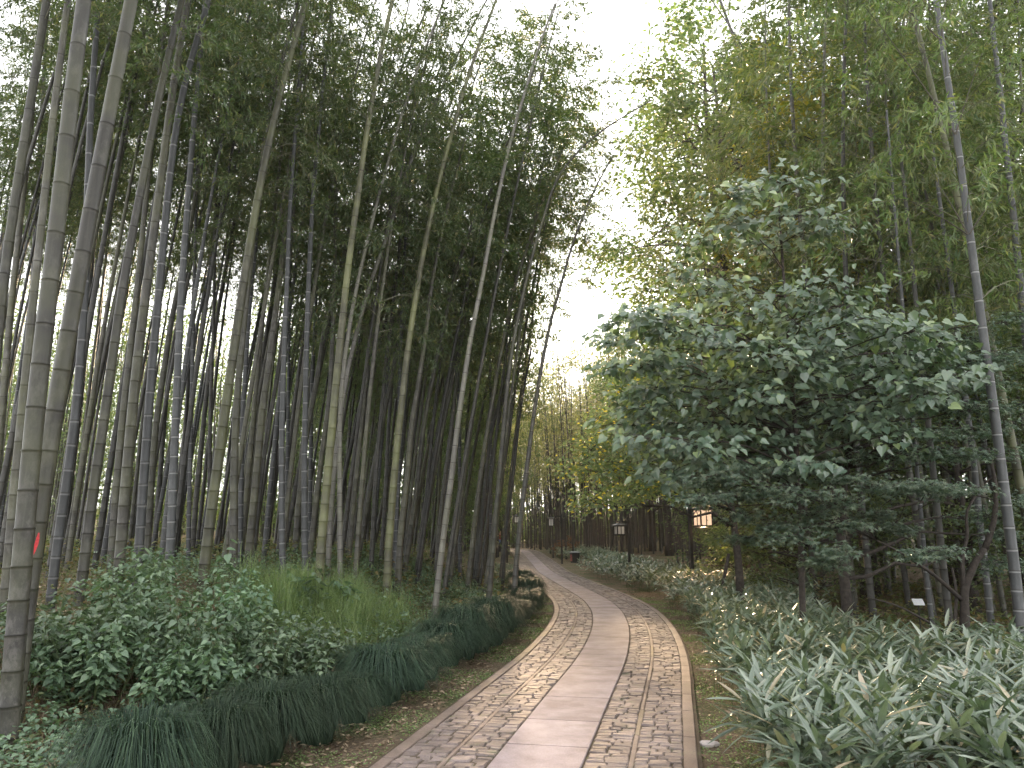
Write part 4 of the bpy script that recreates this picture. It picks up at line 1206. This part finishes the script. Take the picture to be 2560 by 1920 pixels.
nettles = [((-4.05, 7.2), .95, .55, 'leftmost nettle bush, beside the foot of the two thick culms'),
           ((-3.55, 7.05), .85, .50, 'low nettle bush at the near left corner of the nettle patch'),
           ((-3.55, 7.9), 1.05, .6, 'nettle bush in front of the tall olive culm'),
           ((-2.95, 7.6), 1.1, .6, 'biggest nettle bush in the middle of the patch'),
           ((-2.85, 8.4), 1.2, .55, 'tall nettle bush topping the middle of the patch'),
           ((-2.35, 7.9), .95, .55, 'nettle bush on the right half of the patch'),
           ((-2.15, 8.6), .9, .5, 'rightmost nettle bush, next to the fine bright grass'),
           ((-3.95, 8.7), 1.0, .55, 'nettle bush behind the left half of the patch'),
           ((-2.75, 7.1), .75, .45, 'small nettle bush at the front of the patch over bare soil'),
           ((-5.1, 7.2), .6, .5, 'nettle clump cut by the left picture edge')]
for i, ((x, y), h, rd, lb) in enumerate(nettles):
    leafy_shrub('nettle_bush', lb, 'bush', (x, y, float(ground(x, y))), h, rd, 34, 44, NET, 'nettle bushes left of the path', i)
SP = (T_HEART, 0.13, 0.10, 'nettle_leaf')
for i, (px_, py_, lb, h) in enumerate([(735, 1560, 'tall sprig with broad pale leaves below the brightest blue grey culm', 1.0), (790, 1570, 'broad leaved sprig right of the tallest sprig, before the lone blue grey culm', .95), (840, 1560, 'upright sprig at the right end of the sprigs', .9),
                                       (540, 1560, 'pale leaved sprig sticking out above the middle of the nettle patch', 1.1), (350, 1560, 'slender sprig rising beside the foot of the white ringed culm', 1.2)]):
    p = on_ground(px_, py_); 
    leafy_shrub('broadleaf_sprig', lb, 'plant', tuple(p), h, .22, 5, 9, SP, 'broad leaved sprigs left of the path', 40 + i)

def plant_field(name, kind_label, pts, T, LL, LW, mat, h, per, seed, D=None, flat=0.35):
    """low ground cover: leaves held at height h above each point"""
    rs = np.random.default_rng(seed)
    n = len(pts) * per
    P = np.repeat(pts, per, 0)
    hh = np.repeat(h if np.ndim(h) else np.full(len(pts), h), per)
    a = rs.uniform(0, 6.28, n); off = rs.random(n) ** .6
    rad_ = .13 if LL < .3 else 1.2
    P = P + np.stack([np.cos(a) * off * rad_, np.sin(a) * off * rad_, hh * (0.25 + 0.75 * rs.random(n) ** .6)], 1)
    Dv = np.stack([np.cos(a), np.sin(a), rs.normal(-.05, .4, n)], 1)
    N = np.stack([rs.normal(0, flat, n), rs.normal(0, flat, n), np.ones(n)], 1)
    sz = rs.uniform(.55, 1.2, n)
    V, c, l, r = leaves_np(T, P, Dv, N, LL * sz, LW * sz, rs.random(n))
    o = mobj(name, mesh_np(name, V, c, l, M[mat], False, r))
    return tag(o, kind_label[0], kind_label[1], kind='stuff')
def scatter(n, y0, y1, xr, rs, pw=1.0):
    y = y0 + (y1 - y0) * rs.random(n) ** pw
    a, b = xr(y)
    x = a + (b - a) * rs.random(n)
    return np.stack([x, y, ground(x, y)], 1)
rs = np.random.default_rng(77)
L_edge = lambda y: pc(y) - HALF
# weeds over the left bank
pts = scatter(3600, 4.5, 26, lambda y: (np.maximum(-0.68 * y - 1, -14), L_edge(y) - 1.5), rs, 0.8)
plant_field('weeds', ('sparse small leaved weeds and litter over the left bank', 'weeds'), pts, T_OVATE, .05, .03, 'weed_leaf', rs.uniform(.05, .35, len(pts)), 9, 1)
pts = scatter(2600, 10, 24, lambda y: (L_edge(y) - 5.5, L_edge(y) - 1.3), rs)
plant_field('undergrowth', ('green knee high undergrowth between lilyturf row and culms', 'undergrowth'), pts, T_OVATE, .06, .035, 'nettle_leaf', rs.uniform(.1, .5, len(pts)), 11, 2)
pts = scatter(2600, 15, 42, lambda y: (-0.66 * y, L_edge(y) - 1.2), rs)
plant_field('undergrowth', ('yellowish green low growth deep in the left grove', 'undergrowth'), pts, T_OVATE, .11, .06, 'weed_leaf', rs.uniform(.1, .6, len(pts)), 10, 3)
pts = scatter(1500, 80, 124, lambda y: (-.45 * y, .5 * y), rs)
plant_field('undergrowth', ('dark thicket on the rising ground at the far end', 'undergrowth'), pts, T_OVATE, .55, .32, 'canopy_leaf', rs.uniform(1.0, 3.6, len(pts)), 26, 31)
# dead leaves on the soil
pts = scatter(26000, 4.0, 20, lambda y: (np.maximum(-0.7 * y - 1, -12), L_edge(y) - .15), rs, .8)
a = rs.uniform(0, 6.28, len(pts))
V, c, l, r = leaves_np(T_OVATE, pts + [0, 0, .012], np.stack([np.cos(a), np.sin(a), rs.normal(0, .25, len(a))], 1), np.stack([rs.normal(0, .35, len(a)), rs.normal(0, .35, len(a)), np.ones(len(a))], 1), rs.uniform(.03, .08, len(a)), rs.uniform(.012, .03, len(a)), rs.random(len(a)))
tag(mobj('leaf_litter', mesh_np('leaf_litter', V, c, l, M['dead_leaf'], False, r)), 'dry brown leaf litter covering the left bank', 'leaf litter', kind='stuff')
R_edge = lambda y: pc(y) + HALF
pts = scatter(9000, 4.0, 24, lambda y: (R_edge(y) + .02, R_edge(y) + 7), rs, .8)
a = rs.uniform(0, 6.28, len(pts))
V, c, l, r = leaves_np(T_OVATE, pts + [0, 0, .012], np.stack([np.cos(a), np.sin(a), rs.normal(0, .25, len(a))], 1), np.stack([rs.normal(0, .35, len(a)), rs.normal(0, .35, len(a)), np.ones(len(a))], 1), rs.uniform(.03, .07, len(a)), rs.uniform(.012, .028, len(a)), rs.random(len(a)))
tag(mobj('leaf_litter', mesh_np('leaf_litter', V, c, l, M['dead_leaf'], False, r)), 'dry leaf litter under the trees right of the path', 'leaf litter', kind='stuff')
# tiny plants on both verges
pts = np.concatenate([scatter(5200, 4.0, 22, lambda y: (L_edge(y) - .75, L_edge(y) - .02), rs, .9), scatter(3600, 4.0, 22, lambda y: (R_edge(y) + .01, R_edge(y) + .55), rs, .9)])
pts = pts[(np.sin(pts[:, 0] * 3.1 + pts[:, 1] * 2.3) + np.sin(pts[:, 1] * 5.3) + rs.normal(0, .5, len(pts))) > -0.1]
plant_field('verge_plants', ('tiny green creeping plants on the verges of the path', 'ground cover'), pts, T_OVATE, .022, .016, 'grass_leaf', .012, 5, 4)

# lilyturf row
def lilyturf(seed, h=.34, rad=.36, n=1500):
    rs = np.random.default_rng(seed)
    a = rs.uniform(0, 6.28, n); r = rs.random(n) ** .5 * rad * .30
    P = np.stack([np.cos(a) * r, np.sin(a) * r, np.full(n, -.02)], 1)
    az = a + rs.normal(0, .45, n)
    V, c, l, rr = blades_np(P, az, h * rs.uniform(.65, 1.15, n), rad * rs.uniform(.35, 1.15, n), rs.uniform(.006, .010, n), 6, 1.72)
    return mesh_np('lilyturf_clump', V, c, l, M['turf_leaf'], False, rr)
LT = [lilyturf(i, .50 + .04 * (i % 3), .46 + .04 * (i % 2), 2100) for i in range(5)]
ORD = 'first second third fourth fifth sixth seventh eighth ninth tenth eleventh twelfth thirteenth fourteenth fifteenth sixteenth seventeenth eighteenth nineteenth twentieth'.split()
def ordinal(i):
    return ORD[i] if i < 20 else ('twenty ' + ORD[i - 20] if i < 29 else 'thirty ' + ORD[i - 30] if i > 29 else 'thirtieth')
yv, i = 4.3, 0
while yv < 24:
    off = 0.80 - 0.18 * sstep(6, 15, yv)
    p = path_pt(np.array(-HALF - off), np.array(yv), 0)
    x, y = p[0], p[1]
    for side in range(1):
        xx = x - side * .33 + random.gauss(0, .04); yy2 = y + side * .2 + random.gauss(0, .04)
        o = bpy.data.objects.new('lilyturf_clump', random.choice(LT))
        o.location = (xx, yy2, float(ground(xx, yy2)))
        o.rotation_euler = (0, 0, random.uniform(0, 6.28))
        s = random.uniform(.68, 1.08); o.scale = (s, s, s * random.uniform(.85, 1.3))
        link(o)
        tag(o, '%s dark green lilyturf clump of the row left of the path, from the camera' % ordinal(i), 'lilyturf', 'lilyturf clumps along the left verge')
    i += 1
    yv += random.uniform(.60, .74) + .006 * yv
# bright fine grass
def grass_patch(name, label, pts, h, w, reach, mat, seed):
    rs = np.random.default_rng(seed); n = len(pts)
    clump = .72 + .38 * np.sin(pts[:, 0] * 7.1 + 1.3 * np.sin(pts[:, 1] * 4.3)) * np.sin(pts[:, 1] * 5.7)
    V, c, l, r = blades_np(pts, rs.uniform(0, 6.28, n), h * clump * rs.uniform(.3, 1.25, n), reach * rs.uniform(.3, 1.3, n), w * rs.uniform(.7, 1.3, n), 4)
    return tag(mobj(name, mesh_np(name, V, c, l, M[mat], False, r)), label, 'grass', kind='stuff')
c0 = on_ground(800, 1590); c1 = on_ground(720, 1560); c2 = on_ground(900, 1560)
gp = []
for c_, rr_, n in ((c0, .75, 5200), (c1, .6, 3000), (c2, .65, 3200)):
    a = rs.uniform(0, 6.28, n); q = rs.random(n) ** .8 * rr_ * 1.35 * (1 + .25 * np.sin(5 * a) + .15 * np.sin(11 * a + 1))
    x = c_[0] + np.cos(a) * q; y = c_[1] + .3 + np.sin(a) * q * 1.3
    gp.append(np.stack([x, y, ground(x, y)], 1))
grass_patch('fine_grass', 'bright green fine grass mound between the nettles and the lilyturf row', np.concatenate(gp), .62, .0055, .42, 'grass_leaf', 5)
pts = scatter(5000, 4.3, 15, lambda y: (np.maximum(-.66 * y - .5, -8), L_edge(y) - 1.25), rs, .8)
grass_patch('thin_grass', 'thin scattered grass over the litter of the left bank', pts, .20, .004, .16, 'weed_leaf', 6)

pts = scatter(7000, 4.2, 8.2, lambda y: (np.maximum(-.66 * y - .5, -8), L_edge(y) - 1.1), rs, .9)
grass_patch('straw_grass', 'dry straw coloured grass on the bare soil in the lower left corner', pts, .16, .005, .20, 'dead_leaf', 61)
pts = scatter(700, 4.2, 6.6, lambda y: (np.maximum(-.66 * y - .5, -8), L_edge(y) - 1.4), rs, .9)
plant_field('weeds', ('small fresh green weeds in the lower left corner', 'weeds'), pts, T_HEART, .045, .035, 'nettle_leaf', rs.uniform(.05, .3, len(pts)), 8, 62)

# dwarf bamboo cover on the right
def sasa(name, label, pts, L, W, h, per, seed, kind='stuff'):
    rs = np.random.default_rng(seed)
    n = len(pts) * per
    P = np.repeat(pts, per, 0)
    hh = np.repeat(h * rs.uniform(.55, 1.15, len(pts)), per)
    a = rs.uniform(0, 6.28, n); off = rs.random(n)
    P = P + np.stack([np.cos(a) * off * .05, np.sin(a) * off * .05, hh * (0.45 + 0.55 * rs.random(n) ** .5)], 1)
    el = rs.normal(.45, .5, n)
    Dv = np.stack([np.cos(a), np.sin(a), el], 1)
    N = np.stack([rs.normal(0, .25, n) - np.cos(a) * el, rs.normal(0, .25, n) - np.sin(a) * el, np.ones(n)], 1)
    sz = rs.uniform(.5, 1.15, n)
    V, c, l, r = leaves_np(T_LANCE, P, Dv, N, L * sz, W * (.7 + .3 * sz), rs.random(n))
    root = bpy.data.objects.new(name, None); link(root); tag(root, label, 'dwarf bamboo', kind=kind)
    mobj('leaves', mesh_np('leaves', V, c, l, M['sasa_leaf'], False, r), root)
    st = Acc()
    for p, q in zip(pts[::2], h * np.ones(len(pts[::2]))):
        st.tube([p - [0, 0, .03], p + [random.gauss(0, .02), random.gauss(0, .02), q * .5], p + [random.gauss(0, .04), random.gauss(0, .04), q * .9]], [.003, .0025, .0015], 3, cap=False)
    st.obj('stems', M['stem'], root)
    return root
pts = scatter(620, 4.4, 9.0, lambda y: (R_edge(y) + .42 + .1 * np.sin(y * 3), np.minimum(.70 * y + .6, 7)), rs)
sasa('dwarf_bamboo', 'large pale green lance leaved dwarf bamboo filling the lower right corner', pts, .27, .040, .58, 15, 1)
pts = scatter(760, 8.6, 16.5, lambda y: (R_edge(y) + .35 + .12 * np.sin(y * 2), R_edge(y) + 2.1), rs)
sasa('dwarf_bamboo', 'knee high dwarf bamboo beside the sunlit right kerb', pts, .21, .033, .62, 11, 2)
pts = scatter(1700, 16, 56, lambda y: (R_edge(y) + .4 + .2 * np.sin(y), R_edge(y) + 3.4), rs)
pts = pts[~((pts[:, 1] > 36) & (pts[:, 1] < 46.6) & (pts[:, 0] > 2.7) & (pts[:, 0] < 4.1))]
sasa('dwarf_bamboo', 'blue green dwarf bamboo strip lining the right side up to the far bend', pts, .24, .05, .65, 9, 3)
pts = scatter(900, 9, 22, lambda y: (R_edge(y) + 2.2, R_edge(y) + 8), rs)
plant_field('undergrowth', ('dim low weeds on the shaded floor under the maples', 'undergrowth'), pts, T_OVATE, .09, .05, 'weed_leaf', rs.uniform(.1, .4, len(pts)), 9, 8)
pts = scatter(700, 19, 40, lambda y: (L_edge(y) - 1.6, L_edge(y) - .3), rs)
plant_field('undergrowth', ('low green plants lining the left side beyond the lilyturf row', 'undergrowth'), pts, T_OVATE, .08, .05, 'nettle_leaf', rs.uniform(.1, .35, len(pts)), 10, 9)
leafy_shrub('rusty_shrub', 'orange brown shrub among the far stems behind the litter bin', 'bush', (3.3, 52.0, float(ground(3.3, 52.0))), 1.5, 1.0, 26, 40, (T_OVATE, .16, .09, 'rust_leaf'), None, 60)
leafy_shrub('clipped_hedge', 'dark green hedge at the far end where the path turns left', 'hedge', (-0.9, 80.0, float(ground(-0.9, 80.0))), 1.6, 1.3, 60, 50, (T_OVATE, .16, .10, 'maple_leaf'), None, 61)
p = on_ground(2500, 1640)
leafy_shrub('leafy_seedling', 'pale green leafy seedling beside the maple foot at the right edge', 'plant', tuple(p), .45, .4, 12, 12, (T_HEART, .10, .08, 'nettle_leaf'), None, 62)

# ------------------------------------------------------------------ lanterns
def lantern_post(label, x, y, rz, hgt=2.65, arm=0.75, w=.27, lh=.40, lit=False, drop=.12):
    t = thing('lantern_post', label, 'street lamp', (x, y, float(ground(x, y))), rz, 'lantern posts along the path')
    a = Acc(); a.box((0, 0, hgt / 2 - .05), (.085, .085, hgt + .1)); a.box((0, 0, hgt + .03), (.12, .12, .05)); a.obj('post', M['iron'], t)
    a = Acc(); a.box((-arm / 2 - .02, 0, hgt - .10), (arm + .22, .05, .055)); a.obj('arm', M['iron'], t)
    a = Acc(); a.tube([(-.03, 0, hgt - .48), (-.36, 0, hgt - .12)], .016, 4); a.obj('brace', M['iron'], t)
    lx, lz = -arm, hgt - .13 - drop - lh / 2
    f = Acc()
    for sx in (-1, 1):
        for sy in (-1, 1):
            f.box((lx + sx * w / 2, sy * w / 2, lz), (.034, .034, lh))
    for z_ in (-lh / 2, lh / 2):
        for s_ in (-1, 1):
            f.box((lx, s_ * w / 2, lz + z_ * .96), (w - .022, .02, .022)); f.box((lx + s_ * w / 2, 0, lz + z_ * .96), (.02, w - .022, .022))
    for s_ in (-1, 1):
        f.box((lx, s_ * (w / 2 + .001), lz), (.024, .014, lh * .93)); f.box((lx + s_ * (w / 2 + .001), 0, lz), (.014, .024, lh * .93))
    f.box((lx, 0, lz - lh / 2 - .02), (w + .02, w + .02, .03))
    fr = f.obj('lantern_frame', M['iron'], t)
    c = Acc()
    r_ = w * .78; z0 = lz + lh / 2 + .012
    V = [(lx - r_, -r_, z0), (lx + r_, -r_, z0), (lx + r_, r_, z0), (lx - r_, r_, z0), (lx - r_, -r_, z0 + .02), (lx + r_, -r_, z0 + .02), (lx + r_, r_, z0 + .02), (lx - r_, r_, z0 + .02), (lx - .04, -.04, z0 + .1), (lx + .04, -.04, z0 + .1), (lx + .04, .04, z0 + .1), (lx - .04, .04, z0 + .1)]
    c.add(V, [4] * 10, [0, 3, 2, 1, 0, 1, 5, 4, 1, 2, 6, 5, 2, 3, 7, 6, 3, 0, 4, 7, 4, 5, 9, 8, 5, 6, 10, 9, 6, 7, 11, 10, 7, 4, 8, 11, 8, 9, 10, 11])
    c.tube([(lx, 0, z0 + .09), (lx, 0, hgt - .1)], .01, 5)
    c.obj('lantern_cap', M['iron'], t)
    for k, (dx, dy) in enumerate(((0, -1), (0, 1), (-1, 0), (1, 0))):
        b = Acc(); q = w / 2 - .008
        b.box((lx + dx * q, dy * q, lz), (w - .03 if dx == 0 else .006, w - .03 if dy == 0 else .006, lh - .04))
        b.obj('pane', M['lit_pane' if lit else 'glass_pale'], fr)
    if lit:
        ld = bpy.data.lights.new('lantern_light', 'POINT'); ld.energy = 14; ld.color = (1, .62, .34); ld.shadow_soft_size = .08
        lo = bpy.data.objects.new('lantern_light', ld); lo.location = (lx, 0, lz - lh / 2 - .12); link(lo, t)
    return t
def px_at(px_, d): return (px_ - CX) / F_PX * d
lantern_post('lit lantern with warm peach panes among the maple leaves right of the path', px_at(1718, 22) + .0, 22.0, math.pi + .35, 2.55, .42, .36, .44, True)
lantern_post('white paned lantern on a horizontal arm near the litter bin', px_at(1402, 45), 45.0, 0, 2.72, .60, .26, .38)
lantern_post('dark framed lantern seen between the last culms left of the path', px_at(1268, 46), 46.0, math.pi, 2.85, .55, .26, .34)
lantern_post('pale lantern half hidden under the yellow leaved tree by the bend', px_at(1566, 29), 29.0, 0.3, 2.25, .35, .28, .30)

# litter bin
t = thing('litter_bin', 'black litter bin with a grey lid beside the far right verge', 'bin', (px_at(1433, 46), 46.0, float(ground(px_at(1433, 46), 46.0))), .35)
a = Acc(); w = .24
def taper(acc, z0, z1, w0, w1, d0_, d1_, r=None):
    V = [(-w0, -d0_, z0), (w0, -d0_, z0), (w0, d0_, z0), (-w0, d0_, z0), (-w1, -d1_, z1), (w1, -d1_, z1), (w1, d1_, z1), (-w1, d1_, z1)]
    acc.add(V, [4] * 6, [0, 3, 2, 1, 4, 5, 6, 7, 0, 1, 5, 4, 1, 2, 6, 5, 2, 3, 7, 6, 3, 0, 4, 7], r)
taper(a, 0, .62, .17, .23, .15, .20); a.obj('bin_body', M['bin_black'], t)
a = Acc(); taper(a, .622, .65, .24, .235, .21, .20); taper(a, .65, .70, .235, .14, .20, .10); a.obj('lid', M['bin_grey'], t)
a = Acc(); a.box((-.215, 0, .34), (.02, .22, .36)); a.obj('side_panel', M['bin_red'], t)

# small plaques and the stone
def plaque(label, px_, py_, d, w, h):
    p = at_depth(px_, py_, d); g = float(ground(p[0], p[1]))
    t = thing('plant_plaque', label, 'sign', (p[0], p[1], g), random.uniform(-.2, .2), 'plant plaques')
    a = Acc(); a.tube([(0, 0, -.05), (0, 0, p[2] - g - .01)], .008, 6); a.obj('stake', M['iron'], t)
    a = Acc(); a.box((0, -.01, p[2] - g), (w, .008, h), ('X', math.radians(-50))); a.obj('plate', M['plaque'], t)
plaque('small white plaque on a stake in the shade under the maples', 2295, 1505, 12.0, .15, .13)
plaque('little pale plaque in the dwarf bamboo by the lit lantern', 1718, 1470, 17.5, .13, .14)
p = on_ground(1772, 1868)
bm_v = []
a = Acc()
rs = np.random.default_rng(3)
ring = 11
V = []
for lv, (rr_, zz) in enumerate(((1.0, 0), (1.02, .022), (.82, .036), (.4, .040))):
    for k in range(ring):
        an = k * 2 * math.pi / ring
        q = (1 + .18 * math.sin(3 * an + 1) + .1 * math.sin(5 * an)) * rr_
        V.append((.075 * q * math.cos(an), .045 * q * math.sin(an), zz + rs.normal(0, .002)))
F, Lq = [], []
for lv in range(3):
    for k in range(ring):
        k2 = (k + 1) % ring
        F.append(4); Lq += [lv * ring + k, lv * ring + k2, (lv + 1) * ring + k2, (lv + 1) * ring + k]
F.append(ring); Lq += [3 * ring + k for k in range(ring)]
a.add(np.array(V), F, Lq)
o = a.obj('flat_stone', M['stone_pale'], None, False)
o.location = tuple(p + [0, 0, .0]); tag(o, 'pale flat stone lying on the right verge near the bottom edge', 'stone')

# tree prop
a = Acc()
p0 = on_ground(1768, 1490); dd = 16.0
q0 = np.array([px_at(1768, dd), dd, float(ground(px_at(1768, dd), dd)) - .05]); q1 = at_depth(1822, 1385, dd + .3)
a.tube([q0, q1], .035, 8)
o = a.obj('tree_prop', M['bark'], None, True); tag(o, 'slanted dark wooden prop leaning against the trunk near the lit lantern', 'tree prop')

# red paint stroke on the second thick culm: a thin shell lying on the culm surface
_, Q, dB = HB[1]
rootB = HB[1][0]
prt = []
for (px_, py_) in ((102, 1332), (100, 1345), (97, 1360), (93, 1378), (88, 1392)):
    prt.append(at_depth(px_, py_, dB))
a = Acc()
V = []
for k, pnt in enumerate(prt):
    j = int(np.argmin(abs(Q[:, 2] - pnt[2])))
    j2 = min(j + 1, len(Q) - 1); j1 = j2 - 1
    tt = (pnt[2] - Q[j1][2]) / (Q[j2][2] - Q[j1][2])
    ax = Q[j1] + (Q[j2] - Q[j1]) * tt
    r_ = 48 * dB / F_PX / 2 * 1.0 + .0015
    for sx in (-1, 1):
        wdt = (.003, .008, .010, .007, .003)[k]
        ang = math.asin(max(-.9, min(.9, (pnt[0] - ax[0] + sx * wdt) / r_)))
        V.append((ax[0] + r_ * math.sin(ang), ax[1] - r_ * math.cos(ang), pnt[2]))
V = np.array(V) - np.array(rootB.location)
a.add(V, [4] * 4, [q for k in range(4) for q in (2 * k, 2 * k + 1, 2 * k + 3, 2 * k + 2)])
a.obj('paint_mark', M['red_paint'], rootB)

# evening haze in the grove: one closed box of thin air
a = Acc(); a.box((0, 42, 13.0), (150, 150, 32.0))
hm = bpy.data.materials.new('haze'); hm.use_nodes = True
for n in list(hm.node_tree.nodes): hm.node_tree.nodes.remove(n)
ho = hm.node_tree.nodes.new('ShaderNodeOutputMaterial'); pv = hm.node_tree.nodes.new('ShaderNodeVolumePrincipled')
pv.inputs['Color'].default_value = (0.95, 0.95, 0.94, 1); pv.inputs['Density'].default_value = 0.00045; pv.inputs['Anisotropy'].default_value = 0.6
hm.node_tree.links.new(pv.outputs[0], ho.inputs['Volume'])
hz = a.obj('haze', hm)
tag(hz, 'thin pale evening haze filling the grove', 'haze', kind='stuff')

# a walker far down the path, half behind the culms
wx, wy = px_at(1251, 62), 62.0
pt = thing('person', 'person in a red top and light blue trousers walking far down the path', 'person', (wx, wy, float(ground(wx, wy))), 0.3)
J = [(0, 0, .93), (0, 0, 1.12), (0, .01, 1.36), (0, 0, 1.48), (0, -.01, 1.60), (0, 0, 1.68),
     (.10, 0, .88), (.11, -.10, .48), (.11, -.02, .08), (.11, -.16, .04), (-.10, 0, .88), (-.11, .10, .48), (-.11, .24, .12), (-.11, .12, .05),
     (.19, 0, 1.38), (.25, .06, 1.12), (.24, -.06, .88), (.23, -.09, .79), (-.19, 0, 1.38), (-.25, -.05, 1.12), (-.24, -.16, .90), (-.23, -.20, .82)]
E_ = [(0, 1), (1, 2), (2, 3), (3, 4), (4, 5), (0, 6), (6, 7), (7, 8), (8, 9), (0, 10), (10, 11), (11, 12), (12, 13), (2, 14), (14, 15), (15, 16), (16, 17), (2, 18), (18, 19), (19, 20), (20, 21)]
Rr = [.13, .12, .14, .05, .085, .07, .085, .055, .04, .035, .085, .055, .04, .035, .055, .04, .03, .03, .055, .04, .03, .03]
def skin_obj(name, idx, grow_, mat):
    mp = {k: n for n, k in enumerate(idx)}
    me = bpy.data.meshes.new(name)
    me.from_pydata([J[k] for k in idx], [(mp[a_], mp[b_]) for a_, b_ in E_ if a_ in mp and b_ in mp], [])
    o = link(bpy.data.objects.new(name, me), pt)
    o.modifiers.new('skin', 'SKIN').use_smooth_shade = True
    if not me.skin_vertices:
        bm = __import__('bmesh').new(); bm.from_mesh(me); bm.verts.layers.skin.verify(); bm.to_mesh(me); bm.free()
    for n, k in enumerate(idx):
        me.skin_vertices[0].data[n].radius = (Rr[k] + grow_, (Rr[k] + grow_) * (.8 if k < 3 else 1))
        me.skin_vertices[0].data[n].use_root = (n == 0)
    sb = o.modifiers.new('sub', 'SUBSURF'); sb.levels = 1; sb.render_levels = 1
    me.materials.append(M[mat])
skin_obj('body', list(range(22)), 0, 'skin')
skin_obj('jacket', [0, 1, 2, 14, 15, 16, 18, 19, 20], .018, 'cloth_red')
skin_obj('trousers', [0, 6, 7, 8, 10, 11, 12], .02, 'cloth_blue')
a = Acc(); a.tube([(0, .02, 1.60), (0, .015, 1.68), (0, .005, 1.745), (0, 0, 1.77)], [.088, .098, .07, .01], 10)
a.obj('hair', M['hair'], pt, True)

# dark V shaped side twigs on the tall grey young culm at the right edge
for h, (root_, Q_, d_) in zip(HAND, HB):
    if 'V shaped' in h[4]:
        a = Acc()
        for p0_, p1_ in (((2388, 336), (2160, 14)), ((2390, 335), (2468, 101)), ((2350, 99), (2222, -10)), ((2353, 99), (2369, -20)), ((2420, 586), (2329, 434)), ((2418, 586), (2271, 501)), ((2424, 585), (2497, 482))):
            A_ = at_depth(*p0_, d_); B_ = at_depth(*p1_, d_ + random.uniform(-.25, .25))
            a.tube(bezier(A_ - np.array(root_.location), B_ - np.array(root_.location), up=.06), np.linspace(.011, .004, 7), 5)
        a.obj('side_twigs', M['twig'], root_)
# copies that can be counted in the picture are told apart by their order
by_group = {}
for o in bpy.data.objects:
    if o.get('group') in ('bamboos at the far right kerb', 'tall feathery bamboos on the right bank', 'low leafy trees behind the maples', 'leaning bamboos left of the path bend', 'low leafy bamboos left of the path bend', 'feathery bamboos on the right bank') and o.parent is None:
        by_group.setdefault(o['group'], []).append(o)
short = {'bamboos at the far right kerb': 'added sun screening bamboo close to the far right kerb',
         'tall feathery bamboos on the right bank': 'tall feathery bamboo cut by the top edge on the right',
         'low leafy trees behind the maples': 'low leafy tree in the dark behind the maples',
         'leaning bamboos left of the path bend': 'full headed bamboo leaning out to the path',
         'low leafy bamboos left of the path bend': 'bamboo leafy to the ground in the shaded grove',
         'feathery bamboos on the right bank': 'feathery yellow green bamboo on the right bank'}
for gname, os_ in by_group.items():
    os_.sort(key=lambda o: o.location.x / max(1, o.location.y))
    for i_, o in enumerate(os_):
        o['label'] = short[gname] + ', ' + ordinal(i_) + ' from the left'
